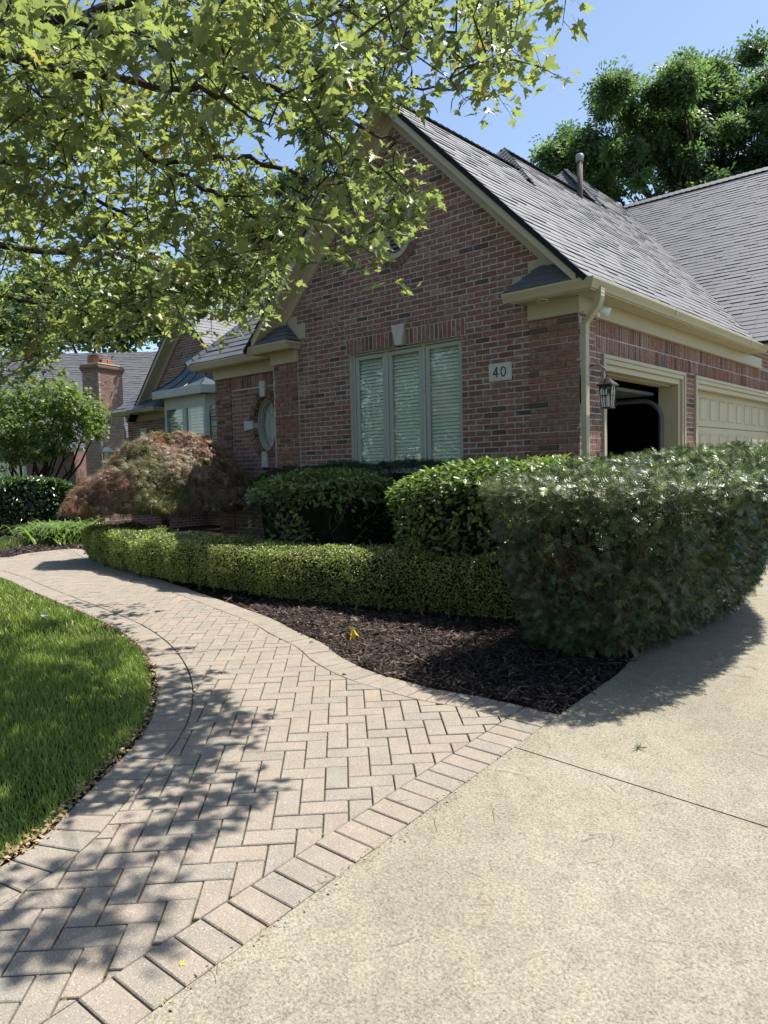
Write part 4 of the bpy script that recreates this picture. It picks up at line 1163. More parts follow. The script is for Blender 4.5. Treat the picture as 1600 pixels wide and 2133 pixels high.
# the far side of the walk, behind the hedge end and round to the mulch bed
FAR = smooth(G2([(255, 1181), (205, 1160), (160, 1143), (60, 1152), (0, 1161), (-120, 1148), (-300, 1106)]))
R_EDGE = R_EDGE+FAR
DR = [tuple(G(1163, 1490)[:2]), tuple(G(280, 2133)[:2])]
dA, dB = np.array(DR[0]), np.array(DR[1]); dd = (dB-dA)/np.linalg.norm(dB-dA)
DR_END = dA+dd*7.0                              # the walk's straight edge against the driveway, carried on towards the street
BW, BS = .222, .1125                            # border paver length and spacing
def offset(P, d):
    """shift a polyline to its left by d"""
    out = []
    for i in range(len(P)):
        a = P[max(0, i-1)]; b = P[min(len(P)-1, i+1)]; t = (b-a)/np.linalg.norm(b-a); out.append(P[i]+np.array([-t[1], t[0]])*d)
    return out
L_in = offset(L_EDGE, BW*-1)
R_in = offset(R_EDGE, BW)
D_in_a, D_in_b = dA+np.array([dd[1], -dd[0]])*BW, DR_END+np.array([dd[1], -dd[0]])*BW
if np.dot(D_in_a-dA, np.array([-1, 0])) < 0: D_in_a, D_in_b = dA-np.array([dd[1], -dd[0]])*BW, DR_END-np.array([dd[1], -dd[0]])*BW
# walk outline: right edge from the driveway corner to the far end, back along the left edge, down past the camera
outline = [tuple(p) for p in R_EDGE]+[tuple(p) for p in L_EDGE[::-1]]+[(L_EDGE[0][0]+.35, L_EDGE[0][1]-1.2), (L_EDGE[0][0]+1.0, -3.0), tuple(DR_END)]
keepw = lambda x, y: in_poly(x, y, outline)
walk = grid_sheet('walkway', np.arange(-26, -1.2, .06), np.arange(-3.2, 11, .06), -.012, M['joint'], keep=keepw)
pav = []                                       # polygons of all pavers in plan
def quad_row(outer, inner_off, spacing, start=0.0):
    P = resample(outer, spacing); P = [np.array(p) for p in P]
    Q = offset(P, inner_off); g = .0035
    for i in range(len(P)-1):
        a, b, c, d = P[i], P[i+1], Q[i+1], Q[i]
        e1 = (b-a)/np.linalg.norm(b-a)*g; e2 = (c-d)/np.linalg.norm(c-d)*g; w = (d-a)/np.linalg.norm(d-a)*g
        pav.append([tuple(a+e1+w), tuple(b-e1+w), tuple(c-e2-w), tuple(d+e2-w)])
quad_row(L_EDGE, -BW, BS)
Rr = [p for p in R_EDGE]
quad_row(Rr, BW, BS)
dl = [dA+dd*BS*i+np.array([0, 0]) for i in range(int(7/BS))]
sgn = 1 if (D_in_a-dA)@np.array([-dd[1], dd[0]]) > 0 else -1
first = len(pav); quad_row([p+dd*(-.02) for p in dl], sgn*BW, BS)
# the corner where two borders meet: keep the driveway row whole, trim the other
dpoly = [tuple(dA-dd*.03), tuple(D_in_a-dd*.03), tuple(D_in_b), tuple(DR_END)]
if area(dpoly) < 0: dpoly = dpoly[::-1]
def outside_convex_trim(p, a, b):
    return clip(p, a, b)
trimmed = []
for i, p in enumerate(pav):
    if area(p) < 0: p = p[::-1]
    if i < first:
        a, b = (D_in_b, D_in_a)
        c = clip(p, a, b); c2 = clip(p, b, a)
        inside = c if (np.mean(p, 0) @ np.array([1, 0])) is None else None
        ctr = np.array([-5.0, 2.0]); side = (b[0]-a[0])*(ctr[1]-a[1])-(b[1]-a[1])*(ctr[0]-a[0])
        use = c if side > 0 else c2
        use = clean(use, .002)
        if len(use) >= 3 and abs(area(use)) > 4e-4: trimmed.append(use)
    else: trimmed.append(p)
pav = trimmed
# herringbone field at 45 degrees, clipped to the field between the borders
field = [tuple(p) for p in offset(R_EDGE, BW+.004)]+[tuple(p) for p in offset(L_EDGE, -(BW+.004))[::-1]]
low_in = offset([np.array(p) for p in [(L_EDGE[0][0]+.35, L_EDGE[0][1]-1.2), (L_EDGE[0][0]+1.0, -3.0)]], 0)
field = field+[tuple(p) for p in low_in]+[tuple(D_in_b)]
Wf = .1085; u0, v0 = -.124, 3.222; g = .0035; c45 = math.sqrt(.5)
def uv2xy(u, v): return ((u-v)*c45, (u+v)*c45)
umin, umax, vmin, vmax = -9.0, 2.2, -2.4, 22
nearD = lambda u, v: v
cellsA = range(int((umin-u0)/Wf), int((umax-u0)/Wf)); cellsB = range(int((vmin-v0)/Wf), int((vmax-v0)/Wf))
fx = np.array(field); 
for a in cellsA:
    for b in cellsB:
        m = (a-b) % 4
        if m == 0: r = (a, a+2, b, b+1)
        elif m == 2: r = (a, a+1, b-1, b+1)
        else: continue
        R_ = [uv2xy(u0+x*Wf+sx*g, v0+y*Wf+sy*g) for x, y, sx, sy in ((r[0], r[2], 1, 1), (r[1], r[2], -1, 1), (r[1], r[3], -1, -1), (r[0], r[3], 1, -1))]
        xs_ = [p[0] for p in R_]; ys_ = [p[1] for p in R_]
        if max(xs_) < -24 or max(ys_) < -3 or min(xs_) > -1: continue
        ins = in_poly(np.array(xs_), np.array(ys_), field)
        if not ins.any(): continue
        if ins.all(): c = R_
        else:
            c = clean(clip_convex(field, R_), .002)
            # drive border side
            if len(c) < 3: continue
        aa, bb = (tuple(D_in_b), tuple(D_in_a)); ctr = (-5.0, 2.0)
        side = (bb[0]-aa[0])*(ctr[1]-aa[1])-(bb[1]-aa[1])*(ctr[0]-aa[0])
        c = clip(c, aa, bb) if side > 0 else clip(c, bb, aa)
        c = clean(c, .002)
        if len(c) < 3 or abs(area(c)) < 6e-4: continue
        if area(c) < 0: c = c[::-1]
        pav.append(c)
def paver_geom(p):
    if len(p) > 4: bev = .0015
    else: bev = .004
    q = inset(p, bev)
    if area(q) < .3*area(p): q = p
    lift = random.uniform(-.0015, .002); tx, ty = random.uniform(-.008, .008), random.uniform(-.008, .008); cx, cy = np.mean(p, 0)
    n = len(p)
    h = lambda x, y: float(gz(x, y))+lift+tx*(x-cx)+ty*(y-cy)
    v = [(x, y, h(x, y)-.03) for x, y in p]+[(x, y, h(x, y)-.004) for x, y in p]+[(x, y, h(x, y)) for x, y in q]
    f = [(i, (i+1) % n, n+(i+1) % n, n+i) for i in range(n)]+[(n+i, n+(i+1) % n, 2*n+(i+1) % n, 2*n+i) for i in range(n)]+[tuple(range(2*n, 3*n))]
    return v, f
def px_of(p):
    P = np.array([*np.mean(p, 0), 0.0]); P[2] = float(gz(P[0], P[1])); d = P-EYE; f = d@FWD
    return (800+FPX*(d@RIGHT)/max(f, .05), 1066-FPX*(d@UP)/max(f, .05), f)
order = sorted(pav, key=lambda p: (lambda s: (not (-20 < s[0] < 1620 and s[1] < 2160 and s[2] > 0), s[2]))(px_of(p)))
rest = MB()
for i, p in enumerate(order):
    v, f = paver_geom(p)
    if i < 300: MB().add(v, f).build('paver', M['paver'], walk, centre=True)
    else: rest.add(v, f, random.random())
rest.build('far_pavers', M['paver'], walk, kind='stuff')

# driveway: concrete slabs with a real joint between them
YJ = float(np.mean([G(1085, 1567)[1], G(1600, 1715)[1]]))
def edge_x(y): return dA[0]+dd[0]/dd[1]*(y-dA[1])
hedge_edge = [(dA[0], dA[1]), tuple(G(1290, 1402)[:2]), (-2.42, 6.4), (-2.50, 8.4), (-3.2, 9.0), (XC+.02, 9.05), (XC+.02, 17)]
drv = grid_sheet('driveway', np.arange(-5, 12, .5), np.arange(-8, 18, .5), -.06, M['joint'], keep=lambda x, y: x > -3.6)
def slab(poly_fn, x1, y0, y1):
    ysl = np.linspace(y0, y1, max(2, int((y1-y0)/.15))); n = 26; v = []; f = []
    for y in ysl:
        xa = poly_fn(y)
        for k in range(n):
            x = xa+(x1-xa)*(k/(n-1))**1.4; v.append((x, y, float(gz(x, y))))
    m = len(ysl)
    for j in range(m-1):
        for k in range(n-1): f.append((j*n+k, j*n+k+1, (j+1)*n+k+1, (j+1)*n+k))
    b = len(v); v += [(x, y, z-.06) for x, y, z in v[:]]
    rim = [k for k in range(n)]+[j*n+n-1 for j in range(1, m)]+[(m-1)*n+k for k in range(n-2, -1, -1)]+[j*n for j in range(m-2, 0, -1)]
    for i in range(len(rim)): f.append((rim[i], b+rim[i], b+rim[(i+1) % len(rim)], rim[(i+1) % len(rim)]))
    mb = MB().add(v, f); return mb.build('driveway_slab', M['concrete'], drv, smooth=False)
def hx(y):
    H = hedge_edge
    for (xa, ya), (xb, yb) in zip(H, H[1:]):
        if ya <= y <= yb: return xa+(xb-xa)*(y-ya)/max(1e-6, yb-ya)
    return H[-1][0]
low_edge = lambda y: edge_x(y)+.004 if y < dA[1] else hx(y)
slab(low_edge, 1.4, -7.5, YJ-.005); slab(low_edge, 1.4, YJ+.005, 7.9)
slab(lambda y: 1.41, 7.5, -7.5, YJ-.005); slab(lambda y: 1.41, 7.5, YJ+.005, 7.9)
slab(hx, 1.4, 7.91, 16.5); slab(lambda y: 1.41, 7.5, 7.91, 16.5)

# mulch bed between walk and house
bedpoly = [tuple(dA)]+[tuple(p) for p in R_EDGE[:-len(FAR)]]+[(-14.0, 8.0), (-14.0, YB), (-10.6, YB), (-10.6, 7.7), (XC, 7.3), (XC, 9.0), (-2.5, 8.4), (-2.42, 6.4), hedge_edge[1]]
grid_sheet('mulch_bed', np.arange(-15, -1.5, .12), np.arange(3.2, 12, .12), -.018, M['soil'], keep=lambda x, y: in_poly(x, y, bedpoly))
def mound(x, y): return .02*np.sin(x*5.1+y*3.3)+.015*np.sin(x*11-y*7.7)
BOXT = ([(-1, -1, 0), (1, -1, 0), (1, 1, 0), (-1, 1, 0), (-.7, -1, 1), (.8, -.8, 1), (.7, 1, 1), (-.9, .8, 1)], [(4, 5, 6, 7), (0, 1, 5, 4), (1, 2, 6, 5), (2, 3, 7, 6), (3, 0, 4, 7)])
def chips(name, n, poly, box, kind='stuff', near=True, size=1.0, **kw):
    x = rng.uniform(box[0], box[1], n*3); y = rng.uniform(box[2], box[3], n*3)
    k = in_poly(x, y, poly); x, y = x[k][:n], y[k][:n]; m = len(x)
    pos = np.stack([x, y, gz(x, y)+rng.uniform(-.008, .018, m)+mound(x, y)*.4], 1)
    R_ = frames(np.stack([rng.normal(0, .35, m), rng.normal(0, .35, m), np.ones(m)], 1))
    s = np.stack([rng.uniform(.002, .007, m), rng.gamma(3, .0065, m)+.004, rng.uniform(.001, .004, m)], 1)*size
    o = mass(name, *BOXT, pos, R_, s, M['mulch']); o['kind'] = kind; return o
front_bed = [tuple(dA)]+[tuple(p) for p in R_EDGE[:60]]+[(-7.0, 6.2), (-4.0, 6.4), (-2.3, 6.0), hedge_edge[1]]
chips('mulch', 21000, front_bed, (-7.2, -2.0, 3.3, 6.4))
chips('mulch', 5000, bedpoly, (-14, -2.2, 4.5, 9), size=1.4)

# ------------------------------------------------------------------ lawn
lawnpoly = [tuple(p) for p in offset(L_EDGE, .035)]+[(-24, 2.0), (-24, -12), (-3.2, -12), (L_EDGE[0][0]-.6, -3)]
lawn = grid_sheet('lawn', np.concatenate([np.arange(-40, -14, .8), np.arange(-14, -2, .10)]), np.concatenate([np.arange(-14, -2, .6), np.arange(-2, 7, .10)]), -.012, M['soil'], keep=lambda x, y: in_poly(x, y, lawnpoly))
def blades(name, n, poly, box, h, w, lean=.55, mat='grass', parent=None, keepD=None):
    x = rng.uniform(box[0], box[1], n); y = rng.uniform(box[2], box[3], n); k = in_poly(x, y, poly)
    D = -.667*x+.744*y
    S = .744*x+.667*y
    px = 800+FPX*S/np.maximum(D, .1)
    k &= (px > -60) & (px < 1660) & (D > 1.0)
    if keepD is not None: k &= keepD(x, y, D)
    x, y = x[k], y[k]; m = len(x)
    pos = np.stack([x, y, gz(x, y)-.01], 1)
    tv = [(-.5, 0, 0), (.5, 0, 0), (.38, .12, .55), (-.38, .12, .55), (0, .42, 1.0)]; tf = [(0, 1, 2, 3), (3, 2, 4)]
    th = rng.uniform(0, 2*math.pi, m); ln = rng.normal(0, lean*.5, (m, 2))
    z = np.stack([ln[:, 0], ln[:, 1], np.ones(m)], 1); R_ = frames(z)
    clump = 1+.25*np.sin(x*3.1+1.3*np.sin(y*2.7))*np.sin(y*3.7)
    hh = h*rng.uniform(.55, 1.25, m)*clump
    s = np.stack([w*rng.uniform(.7, 1.3, m), hh, hh], 1)
    return tag(mass(name, tv, tf, pos, R_, s, M[mat], parent), kind='stuff')
dleft = np.array([tuple(p) for p in L_EDGE])
blades('grass', 340000, lawnpoly, (-9, -2.5, -.5, 4.6), .052, .0042, keepD=lambda x, y, D: (D < 6.2) & (rng.random(len(x)) < np.clip(1.25-(D-2)*.18, .35, 1)))
blades('grass', 190000, lawnpoly, (-16, -4.0, -.5, 6.5), .056, .0075, keepD=lambda x, y, D: D >= 6.2)
# dead clippings and small leaves along the cut edge
x = []; y = []
for p in L_EDGE[:90]:
    for _ in range(14):
        q = p+rng.normal(0, .022, 2)+np.array([-.03, 0]); x.append(q[0]); y.append(q[1])
x = np.array(x); y = np.array(y); m = len(x)
mass('edge_debris', *LEAF4, np.stack([x, y, gz(x, y)+.004+rng.uniform(0, .012, m)], 1), frames(np.stack([rng.normal(0, .4, m), rng.normal(0, .4, m), np.ones(m)], 1)), rng.uniform(.010, .035, m), M['dry'])['kind'] = 'stuff'

# ================================================================== PLANTS
def wob(p, f=2.3, a=1.0):
    return a*(np.sin(p[:, 0]*f*2.1+1.7*np.sin(p[:, 1]*f*1.3+p[:, 2]*f))*.5+np.sin(p[:, 1]*f*2.9+p[:, 2]*f*2.3+1.1*np.sin(p[:, 0]*f*1.9))*.5)
def shell_block(n, z0, z1, foot, top, power=4.0, top_share=.3, thick=.12):
    """points and outward normals on a clipped shrub. foot(t) -> (cx, cy, rx, ry, angle) at relative height t; top(x, y) -> height"""
    nt = int(n*top_share); ns = n-nt
    t = rng.random(ns)**.85; th = rng.uniform(0, 2*math.pi, ns)
    c, s = np.cos(th), np.sin(th)
    k = (np.abs(c)**power+np.abs(s)**power)**(-1/power)
    F = np.array([foot(v) for v in np.linspace(0, 1, 21)]); ti = t*20; i0 = np.minimum(ti.astype(int), 19); fr = (ti-i0)[:, None]
    f = F[i0]*(1-fr)+F[i0+1]*fr
    lx, ly = c*k, s*k; dep = 1-rng.random(ns)**2*thick/np.maximum(.3, np.minimum(f[:, 2], f[:, 3]))
    ca, sa = np.cos(f[:, 4]), np.sin(f[:, 4])
    X = lx*f[:, 2]*dep; Y = ly*f[:, 3]*dep
    nx = np.sign(c)*np.abs(lx)**(power-1)/f[:, 2]; ny = np.sign(s)*np.abs(ly)**(power-1)/f[:, 3]
    px, py = f[:, 0]+X*ca-Y*sa, f[:, 1]+X*sa+Y*ca
    zt = top(px, py); z = z0+(zt-z0)*t-np.where(t > .85, (t-.85)*.0, 0)
    nn = np.stack([nx*ca-ny*sa, nx*sa+ny*ca, np.full(ns, .25)*np.hypot(nx, ny)+np.clip(t-.85, 0, 1)*6*np.hypot(nx, ny)], 1)
    P1 = np.stack([px, py, z], 1)
    f1 = F[20]; r = np.sqrt(rng.random(nt)); th = rng.uniform(0, 2*math.pi, nt); c, s = np.cos(th), np.sin(th); k = (np.abs(c)**power+np.abs(s)**power)**(-1/power)
    X, Y = c*k*r*f1[2], s*k*r*f1[3]; ca, sa = math.cos(f1[4]), math.sin(f1[4]); px, py = f1[0]+X*ca-Y*sa, f1[1]+X*sa+Y*ca
    rr = r**6
    P2 = np.stack([px, py, top(px, py)-rr*.05-rng.random(nt)**2*thick*.8], 1)
    N2 = np.stack([X/f1[2]*rr, Y/f1[3]*rr, np.ones(nt)], 1)
    P = np.concatenate([P1, P2]); Nn = np.concatenate([nn, N2]); Nn /= np.linalg.norm(Nn, axis=1, keepdims=True)
    P += Nn*wob(P, 2.6)[:, None]*.035+Nn*wob(P, 7.0)[:, None]*.012
    return P, Nn
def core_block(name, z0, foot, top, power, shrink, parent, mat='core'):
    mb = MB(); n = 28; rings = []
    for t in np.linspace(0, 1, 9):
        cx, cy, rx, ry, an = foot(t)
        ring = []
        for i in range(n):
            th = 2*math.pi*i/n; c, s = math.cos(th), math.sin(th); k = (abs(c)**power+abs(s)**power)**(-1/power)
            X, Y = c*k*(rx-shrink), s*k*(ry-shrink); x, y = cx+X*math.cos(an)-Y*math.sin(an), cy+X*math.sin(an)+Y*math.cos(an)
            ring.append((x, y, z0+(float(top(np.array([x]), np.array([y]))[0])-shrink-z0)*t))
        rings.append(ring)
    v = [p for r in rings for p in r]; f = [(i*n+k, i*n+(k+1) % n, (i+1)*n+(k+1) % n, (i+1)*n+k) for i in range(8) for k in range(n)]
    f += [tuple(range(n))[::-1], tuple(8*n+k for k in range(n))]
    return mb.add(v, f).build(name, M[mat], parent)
def facing(P, Nn, margin=-.25):
    """drop leaves on the far side that no camera near the photograph's could see"""
    d = EYE-P; d /= np.linalg.norm(d, axis=1, keepdims=True)
    return (d*Nn).sum(1) > margin
def stems(parent, base, n, spread, h, rad, mat='twig', name='stem', mid=.5, jit=.05, k=6):
    mb = MB()
    for i in range(n):
        a = random.uniform(0, 2*math.pi); r = random.random()**.5; bx_ = np.array(base)+np.array([random.gauss(0, .06)*spread[0]*2, random.gauss(0, .06)*spread[1]*2, 0])
        tip = np.array([base[0]+spread[0]*r*math.cos(a), base[1]+spread[1]*r*math.sin(a), base[2]+h*random.uniform(.6, 1)])
        pts = []
        for j in range(k+1):
            t = j/k; p = bx_*(1-t)+tip*t; p = p+np.array([random.gauss(0, jit), random.gauss(0, jit), 0])*(t > 0); p[2] = bx_[2]+(tip[2]-bx_[2])*t**.9; pts.append(p)
        MB().tube(pts, [rad*(1-.7*j/k) for j in range(k+1)], 5, cap=False).build(name, M[mat], parent, True, centre=True)

# --- yew at the corner of the drive
yew = empty('yew_hedge', (-2.35, 6.0, .1), 'tall dark green clipped yew hedge with bare brown inner twigs at the driveway corner', 'hedge')
def yfoot(t):
    e = t**.75; yf = 4.80+(4.05-4.80)*e; yb = 7.75; xl = -3.06+(-3.13+3.06)*e; xr = -2.08+(-1.27+2.08)*e
    return ((xl+xr)/2, (yf+yb)/2, (xr-xl)/2, (yb-yf)/2, .0)
def ytop(x, y): return 1.40+.085*np.clip(y-4.2, 0, 3.2)-.06*np.clip(np.abs(x+2.35)-.5, 0, 1)**2*2
P, Nn = shell_block(34000, .14, 1.5, yfoot, ytop, 3.3, .30, .16)
k = facing(P, Nn); P, Nn = P[k], Nn[k]
# the shaded street face has thinned out: bare twigs show in patches
bare = (Nn[:, 1] < -.5) & (P[:, 2] < 1.15) & (P[:, 2] > .35)
hole = np.exp(-(((P[:, 0]+2.35)/.46)**2+((P[:, 2]-.86)/.40)**2))
k = ~(bare & (rng.random(len(P)) < np.clip(hole*1.0, 0, .80)))
P, Nn = P[k], Nn[k]
dirs = Nn*.75+rng.normal(0, .65, Nn.shape)+np.array([0, 0, .2])
nrm_ = np.cross(dirs, rng.normal(size=dirs.shape))*.7+Nn*.9+np.array([0, 0, .5])+rng.normal(0, .3, dirs.shape)
tv, tf = sprig(5, .11, .46)
mass('foliage', tv, tf, P-Nn*.02, frames(nrm_, tip=dirs), rng.uniform(.045, .088, len(P)), M['yew'], yew, rnd=np.clip(rng.random(len(P))*.68+.48*np.clip(Nn[:, 2]-.3, 0, .7)/.7*rng.uniform(.6, 1, len(P)), 0, .98))  # upward sprigs paler: new growth, plus the sunlit top painted in
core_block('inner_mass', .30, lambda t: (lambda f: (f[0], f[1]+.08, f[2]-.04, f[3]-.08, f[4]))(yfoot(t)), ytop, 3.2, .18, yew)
mb = MB()
for i in range(110):                              # bare branches filling the thin places
    x0, y0 = random.uniform(-2.65, -2.15), random.uniform(4.95, 5.3); a = random.uniform(-1.1, 1.1)
    x1 = min(-1.80, max(-2.95, x0+math.sin(a)*random.uniform(.2, .75))); z1 = random.uniform(.5, 1.3); pts = []
    for j in range(8):
        t = j/7; yy = (y0)*(1-t)+(4.86-.74*(z1/1.45)**.75+random.uniform(.06, .22))*t
        pts.append((x0+(x1-x0)*t+random.gauss(0, .018), yy+random.gauss(0, .015), .12+(z1-.12)*t**.85+random.gauss(0, .012)))
    mb.tube(pts, [random.uniform(.006, .014)*(1-.75*j/7) for j in range(8)], 5, random.random(), cap=False)
    for _ in range(4):
        j = random.randint(3, 6); b = np.array(pts[j]); q = b+np.array([random.gauss(0, .10), random.gauss(-.05, .05), random.uniform(-.02, .16)])
        mb.tube([b, (b+q)/2+np.array([random.gauss(0, .01)]*3), q], [.004, .003, .0015], 4, random.random(), cap=False)
mb.build('branches', M['twig'], yew, True, kind='stuff')

# --- boxwood edging hedge along the walk
boxh = empty('boxwood_hedge', (-6.5, 5.2, .17), 'low clipped light green boxwood hedge curving along the paver walk', 'hedge')
front = smooth([(-2.75, 5.62), (-3.25, 5.36), (-4.04, 5.12), (-4.55, 5.03), (-5.08, 4.92), (-6.15, 4.78), (-7.3, 4.80), (-8.3, 4.86), (-9.3, 4.98), (-10.3, 5.16), (-11.1, 5.38), (-11.7, 5.62)], 8)
front = resample(front, .05); F_ = np.array(front); Tn = np.gradient(F_, axis=0); Tn /= np.linalg.norm(Tn, axis=1, keepdims=True); Nb = np.stack([Tn[:, 1], -Tn[:, 0]], 1)
if Nb[10, 1] < 0: Nb = -Nb
BWD, BH = .84, .55
def box_pts(n):
    i = rng.integers(0, len(F_)-1, n); fr = rng.random(n)[:, None]; b = F_[i]*(1-fr)+F_[i+1]*fr; nb = Nb[i]
    a = b@np.array([1, .3])
    kind = rng.random(n); P = np.zeros((n, 3)); Nn = np.zeros((n, 3))
    h = BH*(1+.03*np.sin(b[:, 0]*2.3)+.02*np.sin(b[:, 0]*5.1))+.06*np.clip((b[:, 0]+4.3), 0, 1); zg = gz(b[:, 0], b[:, 1])
    # front face (kind < .45), top (< .9), ends
    fr_ = kind < .47; t = rng.random(n)
    off = -.03*np.sin(t*math.pi)+.10*(1-t)**2*1.0
    rd = np.clip((t-.86)/.14, 0, 1); off = off+rd*rd*.07
    P[fr_, :2] = (b+nb*off[:, None])[fr_]; P[fr_, 2] = (zg+.035+(h-.035)*t)[fr_]
    Nn[fr_] = np.concatenate([-nb, (.1+rd*1.0)[:, None]], 1)[fr_]
    tp = (kind >= .47) & (kind < .93); w = rng.random(n)*BWD; e = np.clip((.1-np.minimum(w, BWD-w))/.1, 0, 1)
    P[tp, :2] = (b+nb*w[:, None])[tp]; P[tp, 2] = (zg+h-e*e*.06)[tp]
    Nn[tp] = np.stack([-nb[:, 0]*e*.5, -nb[:, 1]*e*.5, np.ones(n)], 1)[tp]
    bk = kind >= .93
    endi = np.where(rng.random(n) < .5, 0, len(F_)-1)*0+len(F_)-1; eb = F_[endi]; en = Nb[endi]; et = Tn[endi]
    P[bk, :2] = (eb+en*w[:, None]+et*.02)[bk]; P[bk, 2] = (gz(eb[:, 0], eb[:, 1])+.07+(h-.07)*t)[bk]; Nn[bk] = np.concatenate([et, np.full((n, 1), .2)], 1)[bk]
    Nn /= np.linalg.norm(Nn, axis=1, keepdims=True)
    P += Nn*wob(P, 3.1)[:, None]*.030+Nn*wob(P, 9)[:, None]*.014-Nn*(rng.random(n)**2*.07)[:, None]
    return P, Nn
P, Nn = box_pts(92000)
dk = (P-EYE)@FWD; k = rng.random(len(P)) < np.clip(1.35-dk*.06, .45, 1); P, Nn, dk = P[k], Nn[k], dk[k]
dirs = Nn+rng.normal(0, .7, Nn.shape)+np.array([0, 0, .3])
mass('foliage', *LEAF4, P, frames(np.cross(dirs, rng.normal(size=dirs.shape))*.8+Nn*.8+np.array([0, 0, .7]), tip=dirs), rng.uniform(.013, .027, len(P))*np.clip(dk/7, 1, 1.5), M['box'], boxh, rnd=np.clip(rng.random(len(P))*.58+.46*np.clip(Nn[:, 2]-.3, 0, .6)/.6*rng.uniform(.5, 1, len(P)), 0, .98))  # leaves facing up coloured paler: fresh growth and a painted sunlit top
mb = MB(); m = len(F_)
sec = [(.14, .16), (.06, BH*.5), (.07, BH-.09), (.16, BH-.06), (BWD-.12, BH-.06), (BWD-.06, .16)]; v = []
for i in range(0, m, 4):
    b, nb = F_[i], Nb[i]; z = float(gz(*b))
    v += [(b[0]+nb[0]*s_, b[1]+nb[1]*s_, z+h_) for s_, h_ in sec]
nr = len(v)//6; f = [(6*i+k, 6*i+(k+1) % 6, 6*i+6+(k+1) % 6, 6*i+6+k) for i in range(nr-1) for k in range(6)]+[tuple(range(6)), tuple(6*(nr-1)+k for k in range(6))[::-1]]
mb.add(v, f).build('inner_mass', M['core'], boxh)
mb = MB()
for i in range(0, m, 5):
    b = F_[i]+Nb[i]*random.uniform(.05, .35); z = float(gz(*b))
    for _ in range(2):
        q = b+np.array([random.gauss(0, .08), random.gauss(0, .05)]); mb.tube([(b[0], b[1], z-.03), ((b[0]+q[0])/2+random.gauss(0, .015), (b[1]+q[1])/2, z+.09), (q[0], q[1], z+.22)], [.012, .008, .004], 5, random.random(), cap=False)
mb.build('stems', M['twig'], boxh, kind='stuff')

# --- broad-leaved shrubs and the hedge against the wall
def shrub(name, label, c, rx, ry, z0, z1, n, leaf, size, mat, ang=0.0, power=2.8, taper=.72, thick=.22, tilt=0.0, rise=(0, 0), topsh=.36, ns=26, tleaf=.6, cat='shrub', open_=0.0, core=.22):
    o = empty(name, (c[0], c[1], float(gz(*c))), label, cat)
    foot = lambda t: (c[0], c[1], rx*(taper+(1-taper)*t**.6), ry*(taper+(1-taper)*t**.6), ang)
    top = lambda x, y: z1+rise[0]*(x-c[0])+rise[1]*(y-c[1])-.10*((x-c[0])**2/rx**2+(y-c[1])**2/ry**2)**2
    P, Nn = shell_block(n, z0, z1, foot, top, power, topsh, thick)
    k = facing(P, Nn, -.35); P, Nn = P[k], Nn[k]
    if open_: 
        k = ~((P[:, 2] < z0+(z1-z0)*.72) & (Nn[:, 2] < .5) & (wob(P, 3.3)+.9*rng.random(len(P))-.5 < open_)); P, Nn = P[k], Nn[k]
    dirs = Nn+rng.normal(0, .6, Nn.shape)+np.array([0, 0, .25])
    nm = Nn*.8+rng.normal(0, .55, Nn.shape)+np.array([0, 0, tleaf])
    mass('foliage', *leaf, P, frames(nm, tip=dirs), rng.uniform(size*.6, size*1.2, len(P)), M[mat], o)
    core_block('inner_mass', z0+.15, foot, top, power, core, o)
    if ns: stems(o, (c[0], c[1], float(gz(*c))-.02), ns, (rx*.95, ry*.95), (z1-float(gz(*c)))*.9, .013, 'twig', k=7, jit=.025)
    return o
shrub('rhododendron', 'shaded dark broad-leaved shrub with crooked bare stems below the oval window', (-6.42, 5.98), .92, .62, .25, 1.50, 6200, LEAF_OVAL, .085, 'rhodo', ang=.12, open_=.18, ns=60, rise=(.04, .05), core=.30)
shrub('rhododendron', 'sunlit glossy yellow-green broad-leaved shrub between the yew and the shaded shrub', (-4.02, 5.98), .95, .72, .25, 1.55, 10500, LEAF_OVAL, .078, 'rhodo', ang=.1, open_=-.45, ns=26, rise=(.07, .05))
shrub('foundation_hedge', 'dark clipped hedge against the brick wall under the casement window', (-6.15, 6.86), 2.5, .30, .3, 1.60, 17000, sprig(4, .09, .4), .075, 'darkhedge', power=6, taper=.95, ns=0, thick=.10, cat='hedge', core=.12)

# --- laceleaf maple by the bay
CM = onD(345, 1100, 11.9); cmx, cmy = CM[0], CM[1]
rm = empty('laceleaf_maple', (cmx, cmy, float(gz(cmx, cmy))), 'rust red mounded laceleaf maple half in the shadow of the gable', 'tree')
def dome(n):
    th = rng.uniform(0, 2*math.pi, n); u = rng.random(n)**.62; ph = u*1.35
    R_ = 1.50*(1+.08*np.sin(3*th+1)+.05*np.sin(7*th)); H = 1.30*(1+.05*np.sin(th*4))
    rr = np.sin(ph)*R_; P = np.stack([cmx+np.cos(th)*rr, cmy+np.sin(th)*rr, .84+H*np.cos(ph)**1.0-.16*(ph > 1.1)*(ph-1.1)*2], 1)
    Nn = np.stack([np.cos(th)*np.sin(ph), np.sin(th)*np.sin(ph), np.cos(ph)+.15], 1); return P, Nn
P, Nn = dome(30000); P += Nn*wob(P, 2.4)[:, None]*.08+Nn*wob(P, 8)[:, None]*.03-Nn*(rng.random(len(P))**1.5*.35)[:, None]
sl_f = -((P[:, 0]-cmx)*RIGHT[0]+(P[:, 1]-cmy)*RIGHT[1]); P[:, 2] -= np.clip(sl_f-.05, 0, 2)*.40*np.clip((P[:, 2]-.9), 0, 2)/1.2
k = facing(P, Nn, -.3); P, Nn = P[k], Nn[k]
dirs = Nn*.7+rng.normal(0, .35, Nn.shape)+np.array([0, 0, -.45])
lace = ([], [])
